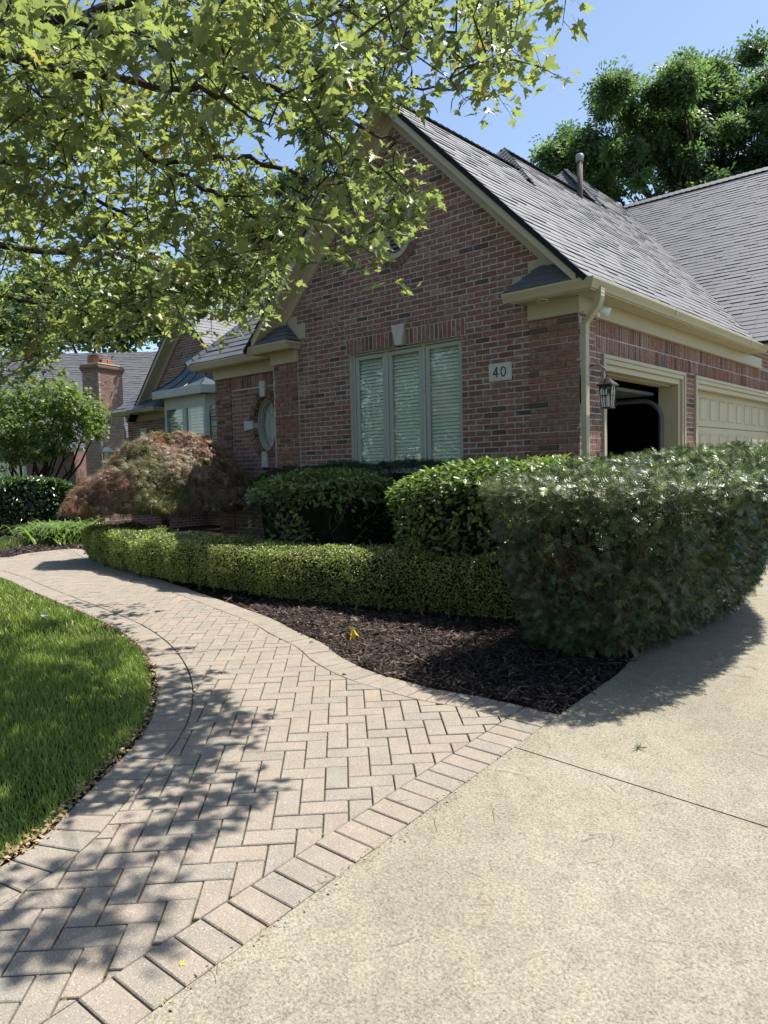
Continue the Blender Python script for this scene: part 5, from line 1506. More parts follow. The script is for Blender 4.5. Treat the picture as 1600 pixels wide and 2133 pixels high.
for a in (-1.0, -.5, 0, .5, 1.0):
    b = len(lace[0]); c, s = math.cos(a), math.sin(a); Ln = 1-.25*abs(a)
    lace[0].extend([(-.05*c, .05*s, 0), (.05*c, -.05*s, 0), (s*Ln+.0, c*Ln, -.10)]); lace[1].append((b, b+1, b+2))
mass('foliage', *lace, P, frames(Nn+rng.normal(0, .45, Nn.shape), tip=dirs), rng.uniform(.07, .15, len(P)), M['redmaple'], rm)
mb = MB(); gzm = float(gz(cmx, cmy))
tr = [(cmx, cmy, gzm-.02), (cmx+.02, cmy, gzm+.25), (cmx-.03, cmy+.02, gzm+.55), (cmx+.02, cmy, gzm+.8)]; mb.tube(tr, [.075, .062, .058, .05], 9); mb.build('trunk', M['bark_dark'], rm, True)
mb = MB()
for i in range(60):
    a = random.uniform(0, 2*math.pi); R_ = random.uniform(.6, 1.42); b = np.array(tr[3])-np.array([0, 0, random.uniform(0, .25)]); pts = []
    for j in range(7):
        t = j/6; pts.append((b[0]+math.cos(a)*R_*t+random.gauss(0, .03), b[1]+math.sin(a)*R_*t+random.gauss(0, .03), b[2]+1.15*math.sin(t*2.0)*.95*(1.15-R_*.35)*(.75)+random.gauss(0, .02)))
    mb.tube(pts, [.022*(1-.8*j/6) for j in range(7)], 5, random.random(), cap=False)
mb.build('branches', M['twig'], rm, kind='stuff')
mb = MB(); n = 20
v = [(cmx, cmy, 1.55)]; f = []
for r_ in range(1, 6):
    ph = r_/5*1.25; v += [(cmx+math.cos(2*math.pi*i/n)*1.0*math.sin(ph), cmy+math.sin(2*math.pi*i/n)*1.0*math.sin(ph), .85+.72*math.cos(ph)) for i in range(n)]
for i in range(n): f.append((0, 1+i, 1+(i+1) % n))
for r_ in range(4): f += [(1+r_*n+i, 1+(r_+1)*n+i, 1+(r_+1)*n+(i+1) % n, 1+r_*n+(i+1) % n) for i in range(n)]
mb.add(v, f).build('inner_mass', M['core'], rm)

# --- far left: hedge, perennials, small tree
pl, pr = onD(-110, 1050, 16.6), onD(196, 1050, 18.4); cx, cy = (pl[0]+pr[0])/2, (pl[1]+pr[1])/2; an = math.atan2(pr[1]-pl[1], pr[0]-pl[0]); hl = math.hypot(pr[0]-pl[0], pr[1]-pl[1])/2
shrub('laurel_hedge', 'glossy rounded green hedge at the far left behind the daylilies', (cx, cy), hl, .8, .25, 1.50, 17000, LEAF_OVAL, .105, 'laurel', ang=an, power=3.5, taper=.9, ns=0, thick=.15, cat='hedge', topsh=.42)
q = G(92, 1132)
lil = empty('daylily_clump', (q[0], q[1]+.25, q[2]), 'arching clump of strappy light green leaves beside the far bend of the walk', 'plant')
n = 900; th = rng.uniform(0, 2*math.pi, n); base = np.stack([q[0]+.30*rng.normal(size=n), q[1]+.30+.25*rng.normal(size=n), np.full(n, q[2])], 1)
tv = []; tf = []
for j in range(5):
    t = j/4; tv += [(-.022*(1-t*t*.9), .75*t**1.1, .95*t-.62*t*t*t-.0), (.022*(1-t*t*.9), .75*t**1.1, .95*t-.62*t*t*t)]
    if j: tf.append((2*j-2, 2*j-1, 2*j+1, 2*j))
R_ = frames(np.tile([0, 0, 1.0], (n, 1)), tip=np.stack([np.cos(th), np.sin(th), np.zeros(n)], 1)); hh = rng.uniform(.45, .95, n)
mass('leaves', tv, tf, base, R_, np.stack([rng.uniform(.6, 1.2, n), hh*rng.uniform(.7, 1.3, n), hh*rng.uniform(.8, 1.1, n)], 1), M['lily'], lil)
q = G(14, 1140)
blades('far_groundcover', 30000, [(q[0]-2.2, q[1]-1.2), (q[0]+.5, q[1]-.45), (q[0]+.1, q[1]+.35), (q[0]-2.6, q[1]+.1)], (q[0]-3.5, q[0]+2, q[1]-2, q[1]+1), .16, .012, .8, 'lily')
q = G(145, 1103)
shrub('pale_leaved_plant', 'pale green leafy plant beside the dry shrub at the corner of the low brick wall', (q[0]-.15, q[1]), .42, .38, .2, .72, 650, LEAF_OVAL, .17, 'hosta', ns=14, thick=.3, cat='plant', open_=-.5, core=.26)
q = G(186, 1106)
shrub('dry_shrub', 'brown withered little shrub in front of the low brick wall', (q[0]+.05, q[1]), .25, .25, .2, .70, 800, LEAF_THIN, .12, 'dry', ns=40, thick=.25, cat='plant', open_=-.6, core=.2)
gx_, gy_ = G(60, 1112)[:2]
far_bed = [tuple(p) for p in FAR[3:]]+[(-26, 8), (-22, 14), (-14.5, 13), (-14.0, 8.0)]
grid_sheet('far_bed', np.arange(-27, -13, .25), np.arange(3, 14, .25), -.02, M['soil'], keep=lambda x, y: in_poly(x, y, far_bed))
chips('far_mulch', 7000, far_bed, (-19, -13, 4.5, 9.5), size=2.2)
# low brick wall at the entry
gwx, gwy = G(220, 1110)[:2]
gwall = empty('garden_wall', (gwx, gwy, .15), 'low red brick wall lit by the sun behind the laceleaf maple', 'wall')
for (o_, u_, n_, ln) in (((gwx, gwy, 0), (0, 1, 0), (1, 0, 0), 3.6), ((gwx-.27, gwy, 0), (1, 0, 0), (0, -1, 0), .27)):
    w_ = Wall(o_, u_, n_, [(0, .1), (ln, .1), (ln, 1.15), (0, 1.15)]); mb = MB(); w_.slab(mb); wp = mb.build('wall_face', M['mortar'], gwall)
    for rect in w_.courses():
        for c, wh in w_.pieces(rect):
            r = brick_faces(c, 0, w_)
            if r is None: continue
            MB().add(*r).build('brick', M['brick'], wp, centre=True)
MB().box((gwx-.30, gwy-.03, 1.15), (gwx+.03, gwy+3.6, 1.22)).build('coping', M['stone'], gwall)

def sm_tree(name, label, base, clumps, nleaf, leaf, size, mat, stemsN=0, trunk=None, group=None, bark='bark', shell=.55, droop=-.2, cull=True, soft=False):
    """clumps: (centre, radius); limbs reach every clump"""
    o = empty(name, base, label, 'tree', group)
    C_ = np.array([c for c, r in clumps]); R_ = np.array([r for c, r in clumps]); w = R_**2; w = w/w.sum()
    i = rng.choice(len(R_), nleaf, p=w); d = rng.normal(size=(nleaf, 3)); d /= np.linalg.norm(d, axis=1, keepdims=True); d[:, 2] = d[:, 2]*.85+.1
    rad = R_[i]*(shell+(1.22-shell)*rng.random(nleaf)**.8); P = C_[i]+(np.clip(rng.normal(0, .46, d.shape), -1.0, 1.0)*R_[i][:, None]*(1, 1, .8) if soft else d*rad[:, None]); P += d*(wob(P, 1.1/max(.4, R_.mean()*.35))*R_[i]*.26)[:, None]
    if cull: k = facing(P, d, -.45); P, d = P[k], d[k]
    dirs = d*(.15 if soft else .5)+rng.normal(0, .5, d.shape)+np.array([0, 0, droop])
    mass('crown', *leaf, P, frames(d*.5+rng.normal(0, .5, d.shape)+np.array([0, 0, .6]), tip=dirs), rng.uniform(size*.6, size*1.3, len(P)), M[mat], o)
    mb = MB(); base = np.array(base, float); ctr = C_.mean(0)
    if stemsN:
        for s_ in range(stemsN):
            c = C_[s_ % len(C_)]; b = base+np.array([random.gauss(0, .12), random.gauss(0, .12), -.05]); pts = [b+(c-b)*t+np.array([random.gauss(0, .07), random.gauss(0, .07), 0])*(t > 0) for t in np.linspace(0, 1, 7)]
            mb.tube(pts, [.055*(1-.75*t) for t in np.linspace(0, 1, 7)], 6, random.random(), cap=False)
            for _ in range(3):
                j = random.randint(3, 5); q = pts[j]+np.array([random.gauss(0, .35), random.gauss(0, .35), random.uniform(.1, .6)]); mb.tube([pts[j], (pts[j]+q)/2+np.array([0, 0, .05]), q], [.02, .014, .006], 5, random.random(), cap=False)
        mb.build('trunk', M[bark], o, True)
    else:
        r0 = trunk; fork = base*.45+np.array([ctr[0], ctr[1], ctr[2]])*.55; fork[2] = base[2]+(C_[:, 2].min()-base[2])*.7
        mb.tube([base-np.array([0, 0, .2]), base*.5+fork*.5, fork], [r0*1.25, r0, r0*.85], 10); mb.build('trunk', M[bark], o, True); mb = MB()
        for c, r in clumps[::2]:
            c = np.array(c); m_ = fork*.5+c*.5+np.array([random.gauss(0, .3), random.gauss(0, .3), -.2]); mb.tube([fork, m_, c*.9+m_*.1, c], [r0*.40, r0*.22, r0*.10, r0*.03], 6, random.random(), cap=False)
        mb.build('limbs', M[bark], o, True)
    return o
def px_clumps(lst, D, depth=1.0):
    out = []
    for x, y, r in lst:
        rr = r/FPX*D; out.append((onD(x, y, D+random.uniform(-1, 1)*depth), rr))
    return out
GMD = 21.0
gm = px_clumps([(15, 850, 48), (70, 835, 42), (120, 832, 38), (160, 852, 38), (195, 868, 32), (150, 890, 40), (100, 880, 45), (50, 895, 45), (5, 905, 48), (-40, 870, 50), (205, 900, 20), (85, 935, 30), (20, 950, 30), (120, 925, 26), (140, 815, 26), (60, 920, 34)], GMD, .9)
q = onD(72, 1040, GMD); 
sm_tree('small_maple', 'small airy green maple with many thin stems behind the far left hedge', (q[0], q[1], float(gz(q[0], q[1]))), gm, 13000, maple_leaf_small(), .12, 'greenmaple', stemsN=15, bark='bark_dark', shell=.35)

# --- big trees beyond the roofs
compound = ([], [])
for i, (x, y, a) in enumerate([(0, .75, 0), (-.14, .5, .9), (.14, .5, -.9), (-.14, .28, 1.1), (.14, .28, -1.1), (-.12, .08, 1.2), (.12, .08, -1.2)]):
    b = len(compound[0]); c, s = math.cos(a), math.sin(a); l_ = .38
    for (u, v_) in ((0, 0), (.085, .5*l_), (0, l_), (-.085, .5*l_)): compound[0].append((x+u*c-v_*s, y+u*s+v_*c, -.25*y*y+.03*(u != 0)))
    compound[1].append((b, b+1, b+2, b+3))
TR = [(1168, 258, 34), (1200, 232, 30), (1160, 310, 30), (1212, 300, 40), (1125, 340, 22), (1262, 285, 48), (1250, 225, 34), (1300, 215, 44), (1340, 160, 40), (1310, 300, 60), (1385, 250, 60), (1400, 150, 38), (1450, 165, 58), (1440, 280, 62), (1510, 130, 42), (1560, 150, 50), (1520, 230, 70), (1600, 210, 70), (1500, 330, 66), (1590, 320, 70), (1380, 350, 60), (1300, 380, 52), (1230, 370, 44), (1450, 400, 60), (1560, 420, 60), (1650, 130, 60), (1680, 260, 80), (1200, 350, 34), (1340, 420, 50), (1240, 430, 40), (1690, 380, 80)]
TRP = [(1128, 250), (1190, 215), (1240, 215), (1290, 185), (1350, 140), (1400, 125), (1460, 135), (1540, 100), (1620, 95), (1760, 120), (1780, 460), (1230, 460), (1130, 370), (1165, 320)]
TR = []
while len(TR) < 135:
    x, y = random.uniform(1110, 1780), random.uniform(100, 460)
    if in_poly(np.array([x]), np.array([y]), TRP)[0] and not ((x < 1300 and y < 330 and random.random() < .45)): TR.append((x, y, random.uniform(26, 48)))
q = onD(1500, 1000, 36)
sm_tree('walnut_tree', 'tall dark green walnut tree rising behind the garage roof on the right', (q[0], q[1], .17), [(c+np.array([random.gauss(0, .4), random.gauss(0, 1.2), random.gauss(0, .4)])*min(1, r), r*random.uniform(.35, .85)) for c, r in px_clumps([(x, y+12, r) for x, y, r in TR], 36, 3.0) for _ in range(2)], 54000, compound, .60, 'treeleaf', trunk=.32, bark='bark_dark', shell=.2, droop=-.6, soft=True)
TL = [(690, 240, 34), (700, 300, 40), (660, 320, 34), (640, 380, 36), (590, 400, 40), (560, 440, 46), (520, 430, 40), (480, 470, 44), (440, 500, 40), (420, 540, 44), (480, 540, 50), (540, 510, 55), (600, 470, 55), (660, 430, 50), (400, 590, 40), (450, 610, 46), (520, 590, 55), (590, 560, 55), (640, 500, 55), (700, 400, 45), (730, 340, 30)]
q = onD(560, 1000, 40)
sm_tree('walnut_tree', 'dark leafy tree behind the house seen through the maple leaves left of the gable', (q[0], q[1], .17), [(c+np.array([random.gauss(0, .5), random.gauss(0, 1.5), random.gauss(0, .5)]), r*random.uniform(.45, .85)) for c, r in px_clumps(TL, 40, 3) for _ in range(2)], 20000, compound, .60, 'treeleaf', trunk=.4, shell=.35, droop=-.5, soft=True)
TF = [(340, 620, 50), (300, 660, 55), (250, 690, 50), (360, 680, 50), (220, 640, 50), (170, 680, 50), (280, 600, 45), (120, 650, 60), (60, 690, 60), (10, 640, 70), (-50, 680, 70), (180, 600, 50), (90, 590, 55), (370, 560, 30)]
q = onD(180, 1000, 62)
sm_tree('oak_tree', 'broad grey-green tree beyond the neighbouring roof at the far left', (q[0], q[1], .17), px_clumps(TF, 62, 4), 26000, LEAF4, .62, 'treeleaf2', trunk=.5, shell=.4, droop=-.2, soft=True)

# trees across the street: the windows mirror them
for i_, (tx, ty, hh, lab) in enumerate([(-15.5, -8.5, 10, 'tall leafy street tree mirrored in the right casement pane'), (-21.5, -9.5, 12, 'broad street tree mirrored in the middle casement pane'), (-29, -8, 12, 'far street tree mirrored in the left casement pane'), (-10, -15, 12, 'tall street tree standing beyond the lawn maple')]):
    cl = []
    for _ in range(16):
        a = random.uniform(0, 6.28); r_ = random.uniform(0, 3.6); z = random.uniform(.08, 1.0)*hh
        cl.append((np.array([tx+math.cos(a)*r_*(1.15-z/hh*.7), ty+math.sin(a)*r_*(1.15-z/hh*.7), z]), random.uniform(1.2, 2.0)))
    sm_tree('street_tree', lab, (tx, ty, -.1), cl, 3600, compound, .62, 'treeleaf2', trunk=.25, shell=.3, cull=False)

# ================================================================== NEIGHBOURING HOUSE
ND = 44.0
nb_c = onD(160, 960, ND); f2 = np.array([FWD[0], FWD[1]]); f2 /= np.linalg.norm(f2); r2 = np.array([f2[1], -f2[0]])
nh = empty('neighbor_house', (nb_c[0], nb_c[1], .17), 'long red brick house with dark grey roof far left behind the small maple', 'house')
def NP(s, d, z): return (nb_c[0]+r2[0]*s+f2[0]*d, nb_c[1]+r2[1]*s+f2[1]*d, z)
def nbox(name, s0, s1, d0, d1, z0, z1, mat, parent=nh):
    return MB().hexa([NP(s0, d0, z0), NP(s1, d0, z0), NP(s1, d1, z0), NP(s0, d1, z0), NP(s0, d0, z1), NP(s1, d0, z1), NP(s1, d1, z1), NP(s0, d1, z1)]).build(name, M[mat], parent)
nbox('wall', -12, 9, 0, 9, 0, 3.3, 'far_brick')
zrg = 1.5+ND/FPX*0+ (993-737)/FPX*(ND+5)
a_ = np.array([r2[0], r2[1], 0.0]); sl_ = np.array([f2[0]*5.6, f2[1]*5.6, zrg-3.3]); Ls = np.linalg.norm(sl_)
roof_plane(nh, 'front_roof_slope', NP(-12.6, -.6, 3.3), a_, sl_/Ls, [(0, 0), (22.5, 0), (22.5, Ls), (0, Ls)], expo=.17, tabw=.5, thick=.02)
MB().add([NP(-12.6, 5, zrg), NP(9.9, 5, zrg), NP(9.9, 11, 3.3), NP(-12.6, 11, 3.3)], [(0, 1, 2, 3)]).build('rear_roof_slope', M['shingle_edge'], nh)
# lower front wing with its own gable, eave and windows
wd0 = -6.5
nbox('front_wing_wall', -7.5, 2.6, wd0, 0, 0, 3.0, 'far_brick')
o_ = NP(-8, wd0-.5, 3.0); sl2 = np.array([f2[0]*3.4, f2[1]*3.4, 2.9]); L2 = np.linalg.norm(sl2)
roof_plane(nh, 'front_wing_roof', o_, a_, sl2/L2, [(0, 0), (11.3, 0), (8.2, L2), (0, L2)], expo=.17, tabw=.5, thick=.02)
nbox('eave_board', -8, 3.3, wd0-.55, wd0-.42, 2.82, 3.02, 'trim')
for s0 in (-7.2, -5.2, -3.2, -1.4):
    wv = nbox('window', s0, s0+1.55, wd0-.06, wd0, .6, 2.55, 'casing')
    for i in range(3):
        for j in range(4): nbox('pane', s0+.12+i*.45, s0+.52+i*.45, wd0-.075, wd0-.062, .72+j*.45, 1.12+j*.45, 'glass', wv)
# brick chimney with clay pots (turned off the house axes to put sun on its right face)
CHD = 34.0
cpt = onD(208, 850, CHD); cx1, cy1 = cpt[0], cpt[1]        # its street-side right edge
zt = onD(208, 757, CHD)[2]
ch = empty('brick_chimney', (cx1-.5, cy1+.7, .17), 'tall red brick chimney with three clay pots and a corbelled top', 'chimney')
wy, wx = 1.50, 1.02; CR = RAD(17)
un = np.array([math.cos(CR), math.sin(CR), 0]); uu = np.array([-math.sin(CR), math.cos(CR), 0]); c0 = np.array([cx1, cy1, 0.0])
def CP(a, b, z): p = c0+un*a+uu*b; return (p[0], p[1], z)
def cbox(name, a0, a1, b0, b1, z0, z1, mat, parent=None):
    return MB().hexa([CP(a0, b0, z0), CP(a1, b0, z0), CP(a1, b1, z0), CP(a0, b1, z0), CP(a0, b0, z1), CP(a1, b0, z1), CP(a1, b1, z1), CP(a0, b1, z1)]).build(name, M[mat], parent or ch)
for (o_, u_, n_, ln, zlo, zhi, nm) in ((CP(0, 0, 0), uu, un, wy, 0, zt-.35, 'sunlit_face'), (CP(-wx, 0, 0), un, -uu, wx, 0, zt-.35, 'shaded_face'), (CP(.012, wy, 0), uu, un, 2.4, 0, 3.4, 'shoulder')):
    w_ = Wall(o_, u_, n_, [(0, zlo), (ln, zlo), (ln, zhi), (0, zhi)]); mb = MB(); w_.slab(mb); fo = mb.build(nm, M['mortar'], ch)
    rest = MB()
    for rect in w_.courses():
        for c, wh in w_.pieces(rect):
            r = brick_faces(c, .002, w_)
            if r: rest.add(*r, rnd=random.random())
    rest.build('brick_courses', M['brick'], fo, kind='stuff')
cbox('stack', -wx+.02, -.02, .02, wy-.02, 0, zt-.3, 'mortar')
for i, (e, z0, z1) in enumerate(((.03, .36, .28), (.06, .28, .20), (.09, .20, .12), (.06, .12, .02))):
    cbox('corbel_course', -wx-e, e, -e, wy+e, zt-z0, zt-z1-.008, 'brick')
cbox('cap_slab', -wx-.08, .08, -.08, wy+.08, zt-.02, zt+.03, 'stone')
for i, (yy, hh) in enumerate(((.15, .36), (.62, .26), (1.0, .30))):
    bevel(cbox('chimney_pot', -wx+.2, -wx+.62, yy, yy+.36, zt+.03, zt+.03+hh, 'pot'), .02)
cbox('rain_cap', -wx+.15, -.12, .10, .75, zt+.44, zt+.48, 'galv'); cbox('rain_cap_leg', -wx+.25, -wx+.28, .2, .23, zt+.38, zt+.45, 'galv')
# lamp post
q = onD(221, 930, 18.3); lx_, ly_ = q[0], q[1]; z_ = lambda y: onD(221, y, 18.3)[2]
lp = empty('lamp_post', (lx_, ly_, .17), 'dark lantern with flared metal hood on a post behind the laceleaf maple', 'lamp')
hx6 = [2*math.pi*i/6 for i in range(6)]
mb = MB(); mb.lathe((lx_, ly_, 0), [(.045, .15), (.04, 1.35), (.06, 1.38), (.06, z_(972))], 12); mb.build('post', M['lampmetal'], lp, True)
zt_ = z_(943); zb_l = z_(972)
mb = MB(); mb.lathe((lx_, ly_, 0), [(.19, zt_), (.185, zt_+.02), (.14, zt_+.07), (.075, zt_+.13), (.04, zt_+.165), (.055, zt_+.185), (.025, zt_+.205), (.03, zt_+.235), (.007, zt_+.28)], 6); mb.build('hood', M['lampmetal'], lp)
mb = MB()
for a in hx6: mb.tube([(lx_+.095*math.cos(a), ly_+.095*math.sin(a), zb_l), (lx_+.145*math.cos(a), ly_+.145*math.sin(a), zt_)], .008, 4)
mb.lathe((lx_, ly_, 0), [(.085, zb_l-.02), (.085, zb_l)], 6); mb.build('lantern_frame', M['lampmetal'], lp)
mb = MB(); mb.add([(lx_+r_*math.cos(a), ly_+r_*math.sin(a), z) for r_, z in ((.090, zb_l), (.14, zt_)) for a in hx6], [(i, (i+1) % 6, 6+(i+1) % 6, 6+i) for i in range(6)]); mb.build('lantern_glass', M['lamp_glass'], lp)
MB().tube([(lx_, ly_, zb_l), (lx_, ly_, zb_l+.12)], .022, 8).build('candle', M['white_plastic'], lp)

# ================================================================== FITTINGS ON THE HOUSE
# wall lantern beside the open garage door
lc = onX(1266, 815, XC+.26); Lx, Ly = lc[0], lc[1]
LZ = lambda y: onX(1266, y, XC+.26)[2]
wl = empty('wall_lantern', (XC, Ly-.08, LZ(800)), 'black arched-pane lantern on a curled bracket beside the open garage door', 'lamp')
zt_, zb_l = LZ(800)+.0, LZ(848); rt, rb = .066, .050
mb = MB(); mb.lathe((XC+.012, Ly-.10, LZ(795)), [(.001, -.14), (.05, -.12), (.055, .12), (.001, .14)], 10); mb = MB().box((XC, Ly-.13, LZ(838)), (XC+.025, Ly-.05, LZ(780))); bevel(mb.build('back_plate', M['black'], wl), .01)
cc_ = []
for t in np.linspace(math.pi, -.25*math.pi, 16): cc_.append((XC+.02+.12+.13*math.cos(t), Ly-.05, LZ(792)+.05+.12*math.sin(t)))
cc_ += [(Lx, Ly, LZ(784))]
MB().tube(cc_, .007, 6).build('scroll', M['black'], wl, True)
sq = [(-1, -1), (1, -1), (1, 1), (-1, 1)]
top_ = [(Lx+rt*a, Ly+rt*b, zt_) for a, b in sq]; bot_ = [(Lx+rb*a, Ly+rb*b, zb_l) for a, b in sq]
rf = MB(); ap = (Lx, Ly, zt_+.13); e = rt+.018
rf.add([(Lx+e*a, Ly+e*b, zt_-.004) for a, b in sq]+[(Lx+.015*a, Ly+.015*b, zt_+.062) for a, b in sq]+[(Lx+e*a, Ly+e*b, zt_-.02) for a, b in sq], [(0, 1, 5, 4), (1, 2, 6, 5), (2, 3, 7, 6), (3, 0, 4, 7), (4, 5, 6, 7), (8, 9, 1, 0), (9, 10, 2, 1), (10, 11, 3, 2), (11, 8, 0, 3), (11, 10, 9, 8)])
rf.tube([(Lx, Ly, zt_+.06), (Lx, Ly, zt_+.10)], [.009, .005], 6); rf.build('hood', M['black'], wl)
MB().box((Lx-rb-.006, Ly-rb-.006, zb_l-.014), (Lx+rb+.006, Ly+rb+.006, zb_l)).build('base', M['black'], wl)
for i in range(4):
    a0, a1 = np.array(top_[i]), np.array(top_[(i+1) % 4]); b0, b1 = np.array(bot_[i]), np.array(bot_[(i+1) % 4])
    fr = MB(); fr.tube([b0, a0], .0055, 4); fr.tube([(b0+b1)/2, (a0+a1)/2], .004, 4); m0, m1 = (a0+b0)/2, (a1+b1)/2; fr.tube([m0, m1], .004, 4)
    arc = [a0*(1-s_)+a1*s_-(a0-b0)*(.30*(2*s_-1)**2) for s_ in np.linspace(0, 1, 9)]; fr.tube(arc, .005, 4)
    for s0, s1 in zip(range(8), range(1, 9)):
        t0, t1 = s0/8, s1/8; fr.add([arc[s0], arc[s1], a0*(1-t1)+a1*t1, a0*(1-t0)+a1*t0], [(0, 1, 2, 3)])
    fr.build('side_frame', M['black'], wl)
    k = .006; MB().add([b0, b1, a1, a0], [(0, 1, 2, 3)]).build('pane', M['lamp_glass'], wl)
MB().tube([(Lx, Ly, zb_l), (Lx, Ly, zb_l+.14)], .018, 8).build('candle', M['white_plastic'], wl)
# flood light under the eave
fp = onX(1252, 650, XC+.13)
fl = empty('flood_light', tuple(fp), 'white flood light under the eave beside the curved downspout', 'lamp')
MB().box((XC+.046, fp[1]-.05, fp[2]-.02), (XC+.066, fp[1]+.05, fp[2]+.06)).build('base_plate', M['white_plastic'], fl)
MB().tube([(XC+.06, fp[1], fp[2]+.02), (fp[0]-.02, fp[1]-.02, fp[2]-.01)], .014, 8).build('arm', M['white_plastic'], fl)
def cup(c, d, r, l, nm):
    d = np.array(d, float); d /= np.linalg.norm(d); c = np.array(c)
    MB().tube([c-d*l*.5, c-d*l*.2, c+d*l*.5], [r*.5, r*.75, r], 12).build(nm, M['white_plastic'], fl, True)
cup(fp+np.array([.02, .03, .01]), (.7, .5, -.25), .052, .12, 'lamp_head'); cup(fp+np.array([-.02, -.05, -.02]), (.3, -.5, -.8), .03, .07, 'sensor_head')
# house number
c4 = onY(1043, 775, YW); pl_ = empty('house_number_plate', tuple(c4), 'pale stone plate reading 40 set in the brick right of the window', 'sign')
pw2, ph2 = .150, .102
bevel(MB().box((c4[0]-pw2, YW-.022, c4[2]-ph2), (c4[0]+pw2, YW+.02, c4[2]+ph2)).build('plate', M['stone2'], pl_), .004)
yp = YW-.0235
def stroke(pts, nm, w=.0085):
    mb = MB()
    for (xa, za), (xb, zb2) in zip(pts, pts[1:]):
        a = np.array([c4[0]+xa, c4[2]+za]); b = np.array([c4[0]+xb, c4[2]+zb2]); d = (b-a)/np.linalg.norm(b-a); n_ = np.array([-d[1], d[0]])*w
        a = a-d*w*.6; b = b+d*w*.6
        mb.prism([(a[0]+n_[0], yp, a[1]+n_[1]), (b[0]+n_[0], yp, b[1]+n_[1]), (b[0]-n_[0], yp, b[1]-n_[1]), (a[0]-n_[0], yp, a[1]-n_[1])], (0, .002, 0)); globals()['yp'] = yp-.00003
    mb.build(nm, M['engrave'], pl_, centre=True)
stroke([(-.040, -.052), (-.040, .055), (-.085, -.022), (-.022, -.022)], 'digit_four')
stroke([(.050+.030*math.sin(t), .052*math.cos(t)) for t in np.linspace(0, 2*math.pi, 17)], 'digit_zero', .0075)

# ================================================================== SMALL THINGS ON THE GROUND
q = G(737, 1338)
mf = empty('marker_flag', (q[0], q[1], q[2]), 'small bright yellow marker flag stuck in the mulch bed', 'flag')
fz = lambda y: onD(735, y, (q-EYE)@FWD)
MB().tube([(q[0], q[1], q[2]-.02), (q[0]-.012, q[1], q[2]+.10), tuple(onD(728, 1303, (q-EYE)@FWD))], .0022, 5).build('wire', M['wire'], mf)
FD = (q-EYE)@FWD
fpx = [(727, 1302), (736, 1309), (749, 1326), (741, 1322), (739, 1335), (733, 1328), (729, 1334), (731, 1316)]
FP = [onD(x, y, FD+.012*math.sin(i*1.9)) for i, (x, y) in enumerate(fpx)]
MB().add([tuple(p) for p in FP]+[tuple(p+FWD*.0015) for p in FP], [(0, 1, 7), (1, 2, 3), (1, 3, 4), (1, 4, 5), (1, 5, 7), (5, 6, 7), (8, 15, 9), (9, 11, 10), (9, 12, 11), (9, 13, 12), (9, 15, 13), (13, 15, 14)]).build('flag', M['flag'], mf)
def leaf_thing(name, px, size, mat, label, nrm=(.1, -.2, 1), tip=(.8, .3, 0), z=.012, tmpl=None):
    p = G(*px); tv, tf = tmpl or maple_leaf_small()
    v = np.array(tv)*size; Rm = frames(np.array([nrm], float), tip=np.array([tip], float))[0]; v = v@Rm.T
    o = MB().add(v.tolist(), tf).build(name, M[mat]); o.location = (p[0], p[1], p[2]+z); tag(o, label, 'leaf'); return o
leaf_thing('fallen_leaf', (85, 1293), .10, 'paleleaf', 'pale upturned leaf lying on the sunlit lawn', (.3, -.9, .6), (.9, .2, .2), .055, LEAF_OVAL)
leaf_thing('fallen_leaf', (376, 2009), .024, 'yellowleaf', 'tiny yellow leaf on the border pavers beside the driveway', (.3, -.3, 1), (.9, .4, 0), .006)
leaf_thing('fallen_leaf', (645, 1339), .05, 'redmaple', 'curled dark leaf on the border pavers left of the yellow flag', (.3, -.3, 1), (.9, .4, 0), .008)
leaf_thing('fallen_leaf', (714, 1405), .045, 'redmaple', 'small brown leaf on the inner edge of the curved paver border', (.1, .3, 1), (.5, .9, 0), .008)
# conifer sprig on the drive
q = G(1330, 1560); cs = MB()
for i in range(16):
    a = random.uniform(0, 6.28); cs.tube([(q[0], q[1], q[2]+.006), (q[0]+.045*math.cos(a), q[1]+.045*math.sin(a), q[2]+random.uniform(.01, .035))], [.002, .0008], 4, random.random())
tag(cs.build('conifer_sprig', M['yew']), 'green conifer sprig lying on the sunlit concrete beside the hedge shadow', 'twig')
nd = MB()
def needles(px, n, spread, L_=.10):
    p = G(*px)
    for _ in range(max(1, n//3)):
        a = random.gauss(.2, .8); c = np.array([p[0]+random.gauss(0, spread), p[1]+random.gauss(0, spread), 0]); l_ = L_*random.uniform(.5, 1.2); k = random.uniform(-.5, .5)
        pts = [np.array([c[0]+l_*t*math.cos(a+k*t), c[1]+l_*t*math.sin(a+k*t), 0]) for t in np.linspace(-.5, .5, 4)]
        for q_ in pts: q_[2] = float(gz(q_[0], q_[1]))+.0035
        nd.tube(pts, .0007, 4, random.random(), cap=False)
for px, n, s_ in [((1040, 1703), 6, .03), ((1245, 1753), 6, .04), ((1010, 1790), 4, .03), ((800, 1990), 5, .06), ((640, 2010), 5, .05), ((1550, 1395), 9, .08), ((1250, 1800), 8, .3), ((1450, 1850), 8, .35), ((1000, 1950), 8, .3), ((1500, 2000), 6, .25), ((700, 1830), 6, .05), ((560, 1930), 8, .05), ((430, 2040), 8, .04), ((1060, 1620), 6, .06), ((900, 1725), 4, .03), ((660, 1690), 4, .12), ((560, 1650), 3, .1), ((1300, 1640), 8, .3), ((1100, 1850), 6, .25), ((470, 1560), 3, .1), ((1540, 1740), 6, .3), ((1400, 1510), 14, .35)]:
    needles(px, n, s_)
tag(nd.build('pine_needles', M['needle_dry']), kind='stuff')
x = []; y = []
